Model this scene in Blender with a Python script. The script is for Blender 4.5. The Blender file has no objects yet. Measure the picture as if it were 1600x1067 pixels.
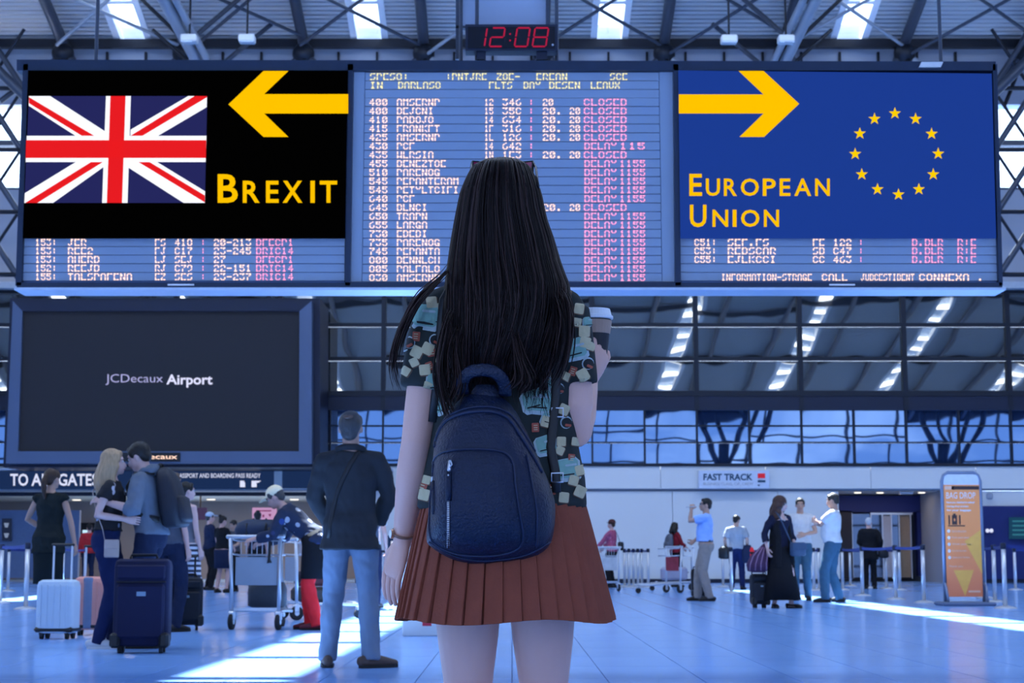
import bpy, math, random
import numpy as np
from mathutils import Vector, Matrix, Euler
from math import sin, cos, pi, radians, atan2, sqrt
random.seed(7); np.random.seed(7)
SC = bpy.context.scene
COL = SC.collection

# ------------------------------------------------------------------ camera, sky, sun, exposure
FPX = 2600.0                     # focal length for a 1600 px wide frame
CAMZ = 0.77
PITCH = math.atan(336.5 / FPX)
cam_data = bpy.data.cameras.new('camera'); cam = bpy.data.objects.new('camera', cam_data); COL.objects.link(cam)
cam_data.sensor_width = 36.0; cam_data.sensor_fit = 'HORIZONTAL'; cam_data.lens = FPX * 36.0 / 1600.0
cam.location = (0, 0, CAMZ); cam.rotation_euler = (pi / 2 + PITCH, 0, 0)
cam_data.clip_start = 0.05; cam_data.clip_end = 500
cam_data.dof.use_dof = True; cam_data.dof.focus_distance = 3.85; cam_data.dof.aperture_fstop = 13.0
SC.camera = cam
SC.view_settings.view_transform = 'Standard'; SC.view_settings.look = 'None'
SC.view_settings.gamma = 1.0; SC.view_settings.use_curve_mapping = False
SC.view_settings.exposure = 0.0

SUN_TRAVEL = Vector((0.14, -0.62, -1.0)).normalized()      # the sun stands beyond the far gable, a little to the left
SKY_STRENGTH = 1.6
SUN_STRENGTH = 60.0
world = bpy.data.worlds.new('World'); SC.world = world; world.use_nodes = True
wn, wl = world.node_tree.nodes, world.node_tree.links
wn.clear()
w_out = wn.new('ShaderNodeOutputWorld'); w_bg = wn.new('ShaderNodeBackground')
w_tc = wn.new('ShaderNodeTexCoord'); w_map = wn.new('ShaderNodeMapping'); w_map.inputs['Scale'].default_value = (1, 1, 3.2)
w_noise = wn.new('ShaderNodeTexNoise'); w_noise.inputs['Scale'].default_value = 4.0; w_noise.inputs['Detail'].default_value = 7
w_ramp = wn.new('ShaderNodeValToRGB'); w_ramp.color_ramp.elements[0].position = 0.55; w_ramp.color_ramp.elements[1].position = 0.74
w_dot = wn.new('ShaderNodeVectorMath'); w_dot.operation = 'DOT_PRODUCT'; w_dot.inputs[1].default_value = tuple(-SUN_TRAVEL)
w_glow = wn.new('ShaderNodeMapRange'); w_glow.inputs['From Min'].default_value = -0.3; w_glow.inputs['From Max'].default_value = 0.9
w_mix1 = wn.new('ShaderNodeMix'); w_mix1.data_type = 'RGBA'
w_mix1.inputs[6].default_value = (0.46, 0.76, 1.52, 1); w_mix1.inputs[7].default_value = (2.2, 2.65, 3.3, 1)
w_mix2 = wn.new('ShaderNodeMix'); w_mix2.data_type = 'RGBA'; w_mix2.inputs[7].default_value = (2.3, 2.6, 3.4, 1)
wl.new(w_tc.outputs['Generated'], w_map.inputs['Vector']); wl.new(w_map.outputs[0], w_noise.inputs['Vector'])
wl.new(w_noise.outputs[0], w_ramp.inputs[0])
wl.new(w_tc.outputs['Generated'], w_dot.inputs[0]); wl.new(w_dot.outputs['Value'], w_glow.inputs['Value'])
wl.new(w_glow.outputs[0], w_mix1.inputs[0]); wl.new(w_mix1.outputs[2], w_mix2.inputs[6]); wl.new(w_ramp.outputs[0], w_mix2.inputs[0])
wl.new(w_mix2.outputs[2], w_bg.inputs['Color']); w_bg.inputs['Strength'].default_value = SKY_STRENGTH
wl.new(w_bg.outputs[0], w_out.inputs['Surface'])

sun_data = bpy.data.lights.new('sun', 'SUN'); sun = bpy.data.objects.new('sun', sun_data); COL.objects.link(sun)
sun_data.energy = SUN_STRENGTH; sun_data.angle = radians(0.5); sun_data.color = (0.92, 0.96, 1.0)
sun.rotation_euler = SUN_TRAVEL.to_track_quat('-Z', 'Y').to_euler(); sun.location = (-5, 60, 60)

# added fill lights: two unseen area strips that brighten the far wall and floor
for n_, loc, sx_, sy_, e_, tilt_ in (('hall_fill', (0, 36.0, 16.6), 44.0, 2.5, 1900.0, 40), ('hall_fill_2', (0, 17.0, 16.2), 44.0, 2.0, 2700.0, 0)):
    ld_ = bpy.data.lights.new(n_, 'AREA'); ld_.shape = 'RECTANGLE'; ld_.size = sx_; ld_.size_y = sy_; ld_.energy = e_; ld_.color = (0.62, 0.76, 1.0)
    lo_ = bpy.data.objects.new(n_, ld_); COL.objects.link(lo_); lo_.location = loc; lo_.rotation_euler = (radians(tilt_), 0, 0)

# ------------------------------------------------------------------ picture <-> place
_ct, _st = cos(PITCH), sin(PITCH)
def ray(px, py):
    x = (px - 800.0) / FPX; y = (533.5 - py) / FPX
    return (x, _ct - y * _st, _st + y * _ct)
def P(px, py, Y):
    """Point of the vertical plane at distance Y that the camera sees at the pixel."""
    r = ray(px, py); k = Y / r[1]
    return Vector((r[0] * k, Y, CAMZ + r[2] * k))
def G(px, py):
    """Point of the floor seen at the pixel."""
    r = ray(px, py); k = -CAMZ / r[2]
    return Vector((r[0] * k, r[1] * k, 0))

# ------------------------------------------------------------------ materials
MATS = {}
def srgb(c):
    if isinstance(c, str):
        c = tuple(int(c[i:i + 2], 16) / 255 for i in (0, 2, 4))
    return tuple((v / 12.92 if v <= 0.04045 else ((v + 0.055) / 1.055) ** 2.4) for v in c[:3])
def mat(name, col, rough=0.6, metal=0.0, emit=0.0, var=0.12, vscale=14.0, bump=0.0, bscale=60.0, spec=0.32, sheen=0.0, coat=0.0, stretch=None):
    """Principled material whose colour wanders a little with noise and that carries a fine noise relief."""
    if name in MATS: return MATS[name]
    m = bpy.data.materials.new(name); m.use_nodes = True
    n, l = m.node_tree.nodes, m.node_tree.links
    b = n['Principled BSDF']; c = col if not isinstance(col, str) else srgb(col)
    b.inputs['Roughness'].default_value = rough; b.inputs['Metallic'].default_value = metal
    b.inputs['Specular IOR Level'].default_value = spec
    if sheen: b.inputs['Sheen Weight'].default_value = sheen
    if coat: b.inputs['Coat Weight'].default_value = coat; b.inputs['Coat Roughness'].default_value = 0.1
    tc = n.new('ShaderNodeTexCoord'); mp = n.new('ShaderNodeMapping'); l.new(tc.outputs['Object'], mp.inputs[0])
    if stretch: mp.inputs['Scale'].default_value = stretch
    if var > 0:
        nz = n.new('ShaderNodeTexNoise'); nz.inputs['Scale'].default_value = vscale; nz.inputs['Detail'].default_value = 3
        l.new(mp.outputs[0], nz.inputs['Vector'])
        mx = n.new('ShaderNodeMix'); mx.data_type = 'RGBA'
        mx.inputs[6].default_value = (*[v * (1 - var) for v in c], 1); mx.inputs[7].default_value = (*[min(1, v * (1 + var)) for v in c], 1)
        l.new(nz.outputs[0], mx.inputs[0]); l.new(mx.outputs[2], b.inputs['Base Color'])
    else:
        b.inputs['Base Color'].default_value = (*c, 1)
    if bump > 0:
        bz = n.new('ShaderNodeTexNoise'); bz.inputs['Scale'].default_value = bscale; bz.inputs['Detail'].default_value = 4
        l.new(mp.outputs[0], bz.inputs['Vector'])
        bp = n.new('ShaderNodeBump'); bp.inputs['Strength'].default_value = bump; bp.inputs['Distance'].default_value = 0.01
        l.new(bz.outputs[0], bp.inputs['Height']); l.new(bp.outputs[0], b.inputs['Normal'])
    if emit > 0:
        b.inputs['Emission Color'].default_value = (*c, 1); b.inputs['Emission Strength'].default_value = emit
    MATS[name] = m
    return m
def emis(name, col, strength=1.0):
    """Self-glowing colour: lamps, screens, signs, also posters and ink that are no lamps."""
    if name in MATS: return MATS[name]
    m = bpy.data.materials.new(name); m.use_nodes = True; b = m.node_tree.nodes['Principled BSDF']
    c = col if not isinstance(col, str) else srgb(col)
    b.inputs['Base Color'].default_value = (c[0] * 0.1, c[1] * 0.1, c[2] * 0.1, 1); b.inputs['Roughness'].default_value = 0.5
    b.inputs['Specular IOR Level'].default_value = 0.0
    b.inputs['Emission Color'].default_value = (*c, 1); b.inputs['Emission Strength'].default_value = strength
    MATS[name] = m
    return m
def glass(name, tint=(0.9, 0.95, 1.0), refl=0.12, dark=None, rough=0.02, wave=0.0):
    if name in MATS: return MATS[name]
    m = bpy.data.materials.new(name); m.use_nodes = True
    n, l = m.node_tree.nodes, m.node_tree.links; n.clear()
    o = n.new('ShaderNodeOutputMaterial'); mx = n.new('ShaderNodeMixShader'); mx.inputs[0].default_value = refl
    a = n.new('ShaderNodeBsdfTransparent' if dark is None else 'ShaderNodeBsdfDiffuse')
    a.inputs['Color'].default_value = (*(dark or tint), 1)
    g = n.new('ShaderNodeBsdfGlossy'); g.inputs['Roughness'].default_value = rough; g.inputs['Color'].default_value = (*tint, 1)
    if wave:
        tc = n.new('ShaderNodeTexCoord'); nz = n.new('ShaderNodeTexNoise'); nz.inputs['Scale'].default_value = 0.55; nz.inputs['Detail'].default_value = 1
        bp = n.new('ShaderNodeBump'); bp.inputs['Strength'].default_value = wave; bp.inputs['Distance'].default_value = 0.02
        l.new(tc.outputs['Object'], nz.inputs['Vector']); l.new(nz.outputs[0], bp.inputs['Height']); l.new(bp.outputs[0], g.inputs['Normal'])
    l.new(a.outputs[0], mx.inputs[1]); l.new(g.outputs[0], mx.inputs[2]); l.new(mx.outputs[0], o.inputs[0])
    MATS[name] = m
    return m

# ------------------------------------------------------------------ shapes
class B:
    """Collects vertices and faces; link() turns them into ONE mesh object."""
    def __init__(s): s.v = []; s.f = []; s.m = []; s.cm = 0
    def add(s, vs, fs):
        o = len(s.v); s.v += [tuple(p) for p in vs]; s.f += [tuple(i + o for i in f) for f in fs]; s.m += [s.cm] * len(fs); return s
    def box(s, c, d, rz=0.0, bev=0.0, R=None):
        x, y, z = d[0] / 2, d[1] / 2, d[2] / 2
        if R is None: R = Matrix.Rotation(rz, 3, 'Z')
        c = Vector(c)
        if bev <= 0:
            vs = [(i, j, k) for k in (-z, z) for j in (-y, y) for i in (-x, x)]
            fs = [(0, 2, 3, 1), (4, 5, 7, 6), (0, 1, 5, 4), (2, 6, 7, 3), (0, 4, 6, 2), (1, 3, 7, 5)]
        else:
            b = min(bev, x, y, z) * 0.999
            vs = []; fs = []; idx = {}
            for a in (-1, 1):
                for e in (-1, 1):
                    for g in (-1, 1):
                        idx[a, e, g] = len(vs)
                        vs += [(a * x, e * (y - b), g * (z - b)), (a * (x - b), e * y, g * (z - b)), (a * (x - b), e * (y - b), g * z)]
            I = lambda a, e, g, k: idx[a, e, g] + k
            for a in (-1, 1):
                q = [I(a, -1, -1, 0), I(a, 1, -1, 0), I(a, 1, 1, 0), I(a, -1, 1, 0)]; fs.append(q if a > 0 else q[::-1])
                q = [I(-1, a, -1, 1), I(1, a, -1, 1), I(1, a, 1, 1), I(-1, a, 1, 1)]; fs.append(q[::-1] if a > 0 else q)
                q = [I(-1, -1, a, 2), I(1, -1, a, 2), I(1, 1, a, 2), I(-1, 1, a, 2)]; fs.append(q if a > 0 else q[::-1])
                for e in (-1, 1):
                    q = [I(a, e, -1, 0), I(a, e, 1, 0), I(a, e, 1, 1), I(a, e, -1, 1)]; fs.append(q if a * e < 0 else q[::-1])
                    q = [I(a, -1, e, 0), I(a, 1, e, 0), I(a, 1, e, 2), I(a, -1, e, 2)]; fs.append(q if a * e > 0 else q[::-1])
                    q = [I(-1, a, e, 1), I(1, a, e, 1), I(1, a, e, 2), I(-1, a, e, 2)]; fs.append(q if a * e < 0 else q[::-1])
                    for g in (-1, 1):
                        q = [I(a, e, g, 0), I(a, e, g, 1), I(a, e, g, 2)]; fs.append(q if a * e * g > 0 else q[::-1])
        return s.add([c + R @ Vector(p) for p in vs], fs)
    def tube(s, pts, r, n=8, cap=True, up=None, rnd=False):
        """Tube through pts; r is one radius, or one per point, each a number or (side, up) pair."""
        pts = [Vector(p) for p in pts]; k = len(pts)
        rs = list(r) if isinstance(r, (list, tuple)) and len(r) == k and not (k == 2 and isinstance(r, tuple)) else [r] * k
        rs = [(q, q) if not isinstance(q, (tuple, list)) else q for q in rs]
        if rnd:                                           # rounded ends
            a, b = pts[0], pts[-1]; da = (pts[0] - pts[1]).normalized(); db = (pts[-1] - pts[-2]).normalized()
            ra, rb = min(rs[0]), min(rs[-1])
            pa = [a + da * ra * q for q in (0.95, 0.75, 0.4)]; sa = [(rs[0][0] * w, rs[0][1] * w) for w in (0.3, 0.66, 0.92)]
            pb = [b + db * rb * q for q in (0.4, 0.75, 0.95)]; sb = [(rs[-1][0] * w, rs[-1][1] * w) for w in (0.92, 0.66, 0.3)]
            pts = pa + pts + pb; rs = sa + rs + sb; k = len(pts)
        vs = []; fs = []
        prev = None
        for i in range(k):
            t = (pts[min(i + 1, k - 1)] - pts[max(i - 1, 0)])
            t = t.normalized() if t.length > 1e-9 else Vector((0, 0, 1))
            u = Vector(up) if up is not None else (prev if prev is not None else (Vector((0, 1, 0)) if abs(t.y) < 0.9 else Vector((1, 0, 0))))
            u = u - t * u.dot(t)
            if u.length < 1e-6: u = t.orthogonal()
            u.normalize(); prev = u; w = t.cross(u)
            for j in range(n):
                an = 2 * pi * j / n
                vs.append(pts[i] + w * (cos(an) * rs[i][0]) + u * (sin(an) * rs[i][1]))
        for i in range(k - 1):
            for j in range(n):
                a = i * n + j; b = i * n + (j + 1) % n
                fs.append((a, b, b + n, a + n))
        if cap: fs.append(tuple(range(n - 1, -1, -1))); fs.append(tuple((k - 1) * n + j for j in range(n)))
        return s.add(vs, fs)
    def rings(s, rs, n=20, cap=True, T=None, power=2.0):
        """Loft of horizontal rings (z, rx, ry, x, y)."""
        vs = []; fs = []
        for r in rs:
            z, rx, ry = r[:3]; cx = r[3] if len(r) > 3 else 0; cy = r[4] if len(r) > 4 else 0
            for j in range(n):
                a = 2 * pi * j / n; c, q = cos(a), sin(a)
                p = Vector((cx + rx * math.copysign(abs(c) ** (2 / power), c), cy + ry * math.copysign(abs(q) ** (2 / power), q), z))
                vs.append(T(p) if T else p)
        for i in range(len(rs) - 1):
            for j in range(n):
                a = i * n + j; b = i * n + (j + 1) % n; fs.append((a, b, b + n, a + n))
        if cap: fs.append(tuple(range(n - 1, -1, -1))); fs.append(tuple((len(rs) - 1) * n + j for j in range(n)))
        return s.add(vs, fs)
    def ell(s, c, r, n=14, m=9, R=None, T=None):
        vs = []; fs = []; c = Vector(c)
        for i in range(m + 1):
            th = pi * i / m
            for j in range(n):
                a = 2 * pi * j / n
                p = Vector((r[0] * sin(th) * cos(a), r[1] * sin(th) * sin(a), -r[2] * cos(th)))
                if R is not None: p = R @ p
                p = c + p; vs.append(T(p) if T else p)
        for i in range(m):
            for j in range(n):
                a = i * n + j; b = i * n + (j + 1) % n; fs.append((a, b, b + n, a + n))
        return s.add(vs, fs)
    def prism(s, poly, y0, y1):
        """Outline in x, z (counter-clockwise seen from -Y) pushed from y0 (front) to y1."""
        k = len(poly)
        vs = [(p[0], y0, p[1]) for p in poly] + [(p[0], y1, p[1]) for p in poly]
        fs = [tuple(range(k)), tuple(range(2 * k - 1, k - 1, -1))] + [(i, i + k, (i + 1) % k + k, (i + 1) % k) for i in range(k)]
        return s.add(vs, fs)
    def link(s, name, m, parent=None, smooth=False, kind=None):
        me = bpy.data.meshes.new(name); me.from_pydata(s.v, [], s.f)
        ms = m if isinstance(m, (list, tuple)) else [m]
        for q in ms: me.materials.append(q)
        if len(ms) > 1: me.polygons.foreach_set('material_index', s.m)
        if smooth: me.polygons.foreach_set('use_smooth', [True] * len(me.polygons))
        me.update()
        o = bpy.data.objects.new(name, me); COL.objects.link(o)
        if parent is not None: o.parent = parent
        if kind: o['kind'] = kind
        return o
def place(name, me, parent=None, loc=(0, 0, 0), M=None):
    """Another object on a mesh that exists already."""
    o = bpy.data.objects.new(name, me); COL.objects.link(o)
    if M is not None: o.matrix_local = M
    else: o.location = loc
    if parent is not None: o.parent = parent
    return o
def empty(name, label, cat, loc=(0, 0, 0), rz=0.0, group=None):
    o = bpy.data.objects.new(name, None); COL.objects.link(o); o.location = loc; o.rotation_euler = (0, 0, rz)
    o.empty_display_size = 0.1
    return tag(o, label, cat, group)
def tag(o, label=None, cat=None, group=None, kind=None):
    for k, v in (('label', label), ('category', cat), ('group', group), ('kind', kind)):
        if v: o[k] = v
    return o
def bake(b, voxel, smooth=4, dec=None, fac=0.5):
    """Melts the collected closed shapes into one continuous skin and returns it as a new B."""
    me = bpy.data.meshes.new('tmp'); me.from_pydata(b.v, [], b.f); me.update()
    o = bpy.data.objects.new('tmp', me); COL.objects.link(o)
    r = o.modifiers.new('r', 'REMESH'); r.mode = 'VOXEL'; r.voxel_size = voxel; r.adaptivity = 0
    if smooth: q = o.modifiers.new('s', 'SMOOTH'); q.factor = fac; q.iterations = smooth
    if dec: q = o.modifiers.new('d', 'DECIMATE'); q.ratio = dec
    ev = o.evaluated_get(bpy.context.evaluated_depsgraph_get())
    m2 = ev.to_mesh(); out = B()
    n = len(m2.vertices); co = np.empty(n * 3); m2.vertices.foreach_get('co', co)
    out.v = [tuple(p) for p in co.reshape(-1, 3)]; out.f = [tuple(p.vertices) for p in m2.polygons]; out.m = [0] * len(out.f)
    ev.to_mesh_clear(); bpy.data.objects.remove(o); bpy.data.meshes.remove(me)
    return out
_UNIT = {}
def unit_tube(m, n=10):
    """Shared cylinder mesh, radius 1, height 1 along z."""
    k = (m.name, n)
    if k not in _UNIT:
        b = B().tube([(0, 0, 0), (0, 0, 1)], 1.0, n); o = b.link('tmp', m, smooth=False); _UNIT[k] = o.data; bpy.data.objects.remove(o)
        for p in _UNIT[k].polygons: p.use_smooth = len(p.vertices) == 4
    return _UNIT[k]
def rod(name, a, b, r, m, parent=None, n=10):
    a, b = Vector(a), Vector(b); d = b - a
    M = Matrix.Translation(a) @ d.to_track_quat('Z', 'Y').to_matrix().to_4x4() @ Matrix.Diagonal((r, r, d.length, 1))
    return place(name, unit_tube(m, n), parent, M=M)
_BOX = {}
def slab(name, c, d, m, parent=None, bev=0.0):
    k = (m.name, round(d[0], 4), round(d[1], 4), round(d[2], 4), bev)
    if k not in _BOX:
        o = B().box((0, 0, 0), d, bev=bev).link(name, m); _BOX[k] = o.data; bpy.data.objects.remove(o)
    return place(name, _BOX[k], parent, loc=c)
def pxslab(name, x0, y0, x1, y1, Y, t, m, parent=None, bev=0.0):
    """Upright slab whose front face, at distance Y, covers the pixel rectangle."""
    xm = (x0 + x1) / 2; a = P(xm, y0, Y); b = P(xm, y1, Y); w = P(x1, (y0 + y1) / 2, Y).x - P(x0, (y0 + y1) / 2, Y).x
    return slab(name, ((P(xm, (y0 + y1) / 2, Y)).x, Y + t / 2, (a.z + b.z) / 2), (w, t, a.z - b.z), m, parent, bev)
def pxpoly(b, pts, Y, t=0.004):
    q = [P(x, y, Y) for x, y in pts]; pl = [(p.x, p.z) for p in q]
    ar = sum(pl[i][0] * pl[(i + 1) % len(pl)][1] - pl[(i + 1) % len(pl)][0] * pl[i][1] for i in range(len(pl)))
    if ar < 0: pl = pl[::-1]
    return b.prism(pl, Y, Y + t)
_TXT = {}
def text_shape(s, bold=0.0):
    k = (s, bold)
    if k not in _TXT:
        cu = bpy.data.curves.new('t', 'FONT'); cu.body = s; cu.offset = bold; cu.resolution_u = 3
        o = bpy.data.objects.new('t', cu); COL.objects.link(o)
        ev = o.evaluated_get(bpy.context.evaluated_depsgraph_get()); me = ev.to_mesh()
        v = np.array([tuple(q.co) for q in me.vertices]); f = [tuple(p.vertices) for p in me.polygons]
        ev.to_mesh_clear(); bpy.data.objects.remove(o); bpy.data.curves.remove(cu)
        mn, mx = v.min(0), v.max(0); v = (v - mn) / np.maximum(mx - mn, 1e-6)
        _TXT[k] = (v, f)
    return _TXT[k]
def pxtext(b, s, x0, y0, x1, y1, Y, bold=0.0):
    """Lettering whose ink fills the pixel box, on the upright plane at distance Y."""
    v, f = text_shape(s, bold)
    return b.add([P(x0 + (x1 - x0) * p[0], y1 + (y0 - y1) * p[1], Y) for p in v], f)
def mtext(b, s, x0, z0, x1, z1, y, bold=0.0):
    v, f = text_shape(s, bold)
    return b.add([(x0 + (x1 - x0) * p[0], y, z0 + (z1 - z0) * p[1]) for p in v], f)

# ------------------------------------------------------------------ the colours of the place
W = 'F'
M_white = mat('white_panel', (0.72, 0.72, 0.70), 0.45, var=0.04, vscale=0.6)
M_soffit = mat('soffit', (0.72, 0.64, 0.56), 0.6, var=0.06, vscale=1.0)
M_grey = mat('grey_wall', (0.34, 0.36, 0.42), 0.6, var=0.08, vscale=0.5)
M_navy = mat('navy_panel', (0.012, 0.022, 0.13), 0.5, var=0.1, vscale=1.0)
M_dknavy = mat('dark_navy_metal', (0.008, 0.013, 0.034), 0.45, metal=0.0, var=0.1, vscale=3)
M_steel = mat('steel_tube', (0.06, 0.07, 0.095), 0.38, metal=0.35, var=0.1, vscale=1.2)
M_steel2 = mat('painted_pale_tube', (0.33, 0.36, 0.41), 0.35, metal=0.2, var=0.1, vscale=1.2)
M_chrome = mat('brushed_steel', (0.62, 0.62, 0.64), 0.32, metal=0.6, var=0.06, vscale=20)
M_black = mat('black_plastic', (0.012, 0.012, 0.014), 0.45, var=0.1)
M_rubber = mat('rubber', (0.02, 0.02, 0.022), 0.7, var=0.1)
M_belt = mat('blue_belt', (0.015, 0.03, 0.16), 0.7, var=0.1)
M_mull = mat('dark_mullion', (0.012, 0.015, 0.024), 0.4, metal=0.3, var=0.05)
M_reflect = glass('reflective_glass', (0.86, 0.80, 0.70), 0.31, dark=(0.02, 0.026, 0.036), rough=0.015, wave=0.35)
M_reflect2 = glass('blue_reflective_glass', (0.40, 0.61, 0.92), 0.31, dark=(0.012, 0.025, 0.07), rough=0.015, wave=0.35)
M_clear = glass('clear_glass', (0.92, 0.96, 1.0), 0.10)
M_lampwhite = emis('lamp_glow', (1.0, 0.93, 0.82), 1.6)
# ------------------------------------------------------------------ floor: large tiles near the camera, printed joints far away
def floor_material(grid):
    m = bpy.data.materials.new('floor_tile_stone'); m.use_nodes = True
    n, l = m.node_tree.nodes, m.node_tree.links; b = n['Principled BSDF']
    tc = n.new('ShaderNodeTexCoord'); ge = n.new('ShaderNodeNewGeometry')
    nz = n.new('ShaderNodeTexNoise'); nz.inputs['Scale'].default_value = 1.3; nz.inputs['Detail'].default_value = 6
    l.new(ge.outputs['Position'], nz.inputs['Vector'])
    mx = n.new('ShaderNodeMix'); mx.data_type = 'RGBA'; l.new(nz.outputs[0], mx.inputs[0])
    mx.inputs[6].default_value = (0.235, 0.46, 0.93, 1); mx.inputs[7].default_value = (0.27, 0.51, 0.97, 1)
    src = mx.outputs[2]
    if grid:
        br = n.new('ShaderNodeTexBrick'); br.offset = 0.0; br.inputs['Scale'].default_value = 1.0
        br.inputs['Brick Width'].default_value = 0.6; br.inputs['Row Height'].default_value = 1.2; br.inputs['Mortar Size'].default_value = 0.006
        br.inputs['Mortar'].default_value = (0.12, 0.21, 0.46, 1)
        l.new(ge.outputs['Position'], br.inputs['Vector']); l.new(src, br.inputs['Color1']); l.new(src, br.inputs['Color2']); src = br.outputs[0]
    l.new(src, b.inputs['Base Color'])
    rz = n.new('ShaderNodeTexNoise'); rz.inputs['Scale'].default_value = 0.5; rz.inputs['Detail'].default_value = 5
    l.new(ge.outputs['Position'], rz.inputs['Vector'])
    mr = n.new('ShaderNodeMapRange'); mr.inputs['To Min'].default_value = 0.13; mr.inputs['To Max'].default_value = 0.21
    l.new(rz.outputs[0], mr.inputs['Value']); l.new(mr.outputs[0], b.inputs['Roughness'])
    b.inputs['Specular IOR Level'].default_value = 0.5
    return m
M_tile = floor_material(False); M_floor = floor_material(True)
M_joint = mat('tile_joint', (0.05, 0.08, 0.18), 0.8, var=0.05)
TX0, TX1, TY0, TY1 = -6.6, 6.6, 9.6, 21.6
b = B()
for x0, x1, y0, y1 in ((-36.5, 36.5, -14, TY0), (-36.5, TX0, TY0, TY1), (TX1, 36.5, TY0, TY1), (-36.5, 36.5, TY1, 62)):
    b.box(((x0 + x1) / 2, (y0 + y1) / 2, -0.1), (x1 - x0, y1 - y0, 0.2))
b.cm = 1; b.box(((TX0 + TX1) / 2, (TY0 + TY1) / 2, -0.11), (TX1 - TX0, TY1 - TY0, 0.212))
floor = b.link('floor', [M_floor, M_joint]); tag(floor, kind='structure')
for j in range(10):
    for i in range(22):
        slab('tile', (TX0 + 0.3 + 0.6 * i, TY0 + 0.6 + 1.2 * j, -0.004), (0.594, 1.194, 0.008), M_tile, floor)

# ------------------------------------------------------------------ roof: sloping corrugated sheets between rows of skylights
def corrugated():
    m = mat('corrugated_sheet', (0.44, 0.45, 0.47), 0.45, metal=0.0, var=0.06, vscale=0.4)
    n, l = m.node_tree.nodes, m.node_tree.links
    ge = n.new('ShaderNodeNewGeometry'); wv = n.new('ShaderNodeTexWave'); wv.wave_type = 'BANDS'; wv.bands_direction = 'Y'
    wv.inputs['Scale'].default_value = 1.5; wv.inputs['Distortion'].default_value = 0
    l.new(ge.outputs['Position'], wv.inputs['Vector'])
    bp = n.new('ShaderNodeBump'); bp.inputs['Strength'].default_value = 1.0; bp.inputs['Distance'].default_value = 0.06
    l.new(wv.outputs[0], bp.inputs['Height']); l.new(bp.outputs[0], n['Principled BSDF'].inputs['Normal'])
    return m
M_corr = corrugated()
M_sky_frame = mat('white_skylight_frame', (0.78, 0.80, 0.84), 0.4, var=0.04)
ROOF = [(-14, 11.2), (5, 15.5), (20, 18.3), (32, 19.6), (41, 19.2), (50.2, 16.5)]
def roof_z(y):
    for (a, za), (c, zc) in zip(ROOF, ROOF[1:]):
        if y <= c: return za + (zc - za) * (y - a) / (c - a)
    return ROOF[-1][1]
SKX = [-33.75, -26.4, -19.05, -11.7, -4.4, 3.0, 10.4, 17.75, 25.1, 32.45]; SKW = 0.82
ceiling = B().box((0, 41, 19.26), (73, 0.3, 0.08)).link('ceiling', M_corr); tag(ceiling, kind='structure')
_fr = {}
for (a, za), (c, zc) in zip(ROOF, ROOF[1:]):
    L = sqrt((c - a) ** 2 + (zc - za) ** 2); U = Vector((0, (c - a) / L, (zc - za) / L)); N = Vector((0, -U.z, U.y))
    R = Matrix((Vector((1, 0, 0)), U, N)).transposed(); mid = Vector((0, (a + c) / 2, (za + zc) / 2))
    edges = [-36.5] + sum([[x - SKW / 2, x + SKW / 2] for x in SKX], []) + [36.5]
    for i in range(0, len(edges), 2):
        x0, x1 = edges[i], edges[i + 1]
        M = Matrix.Translation(mid + Vector(((x0 + x1) / 2, 0, 0)) + N * 0.06) @ R.to_4x4()
        o = B().box((0, 0, 0), (x1 - x0, L + 0.05, 0.12)).link('roof_sheet', M_corr, ceiling); o.matrix_local = M
    n = int(L / 2.1); pit = L / n; pl = pit - 0.14
    for x in SKX:
        outer = abs(x) > 13
        if outer and a > 10:                 # seen by nobody: closed with sheet
            M = Matrix.Translation(mid + Vector((x, 0, 0)) + N * 0.06) @ R.to_4x4()
            o = B().box((0, 0, 0), (SKW, L, 0.12)).link('roof_sheet', M_corr, ceiling); o.matrix_local = M; continue
        for k in range(n):
            s0 = -L / 2 + pit * (k + 0.5)
            key = round(pl, 3)
            if key not in _fr:
                bb = B(); w, t, h = SKW / 2, 0.05, 0.26
                for q in (-1, 1):
                    bb.box((q * (w + t / 2 - 0.03), 0, h / 2 - 0.03), (t, pl + 0.14, h)); bb.box((0, q * (pl / 2 + 0.035), h / 2 - 0.03), (2 * w, 0.07, h))
                    bb.box((q * (w + 0.09), 0, -0.02), (0.16, pl + 0.14, 0.05))
                of = bb.link('tmp', M_sky_frame); og = B().box((0, 0, 0), (2 * w, pl, 0.02)).link('tmp', M_clear)
                _fr[key] = (of.data, og.data); bpy.data.objects.remove(of); bpy.data.objects.remove(og)
            M = Matrix.Translation(mid + Vector((x, 0, 0)) + U * s0) @ R.to_4x4()
            f = place('skylight_frame', _fr[key][0], ceiling, M=M)
            place('pane', _fr[key][1], f, loc=(0, 0, 0.21))

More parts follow.
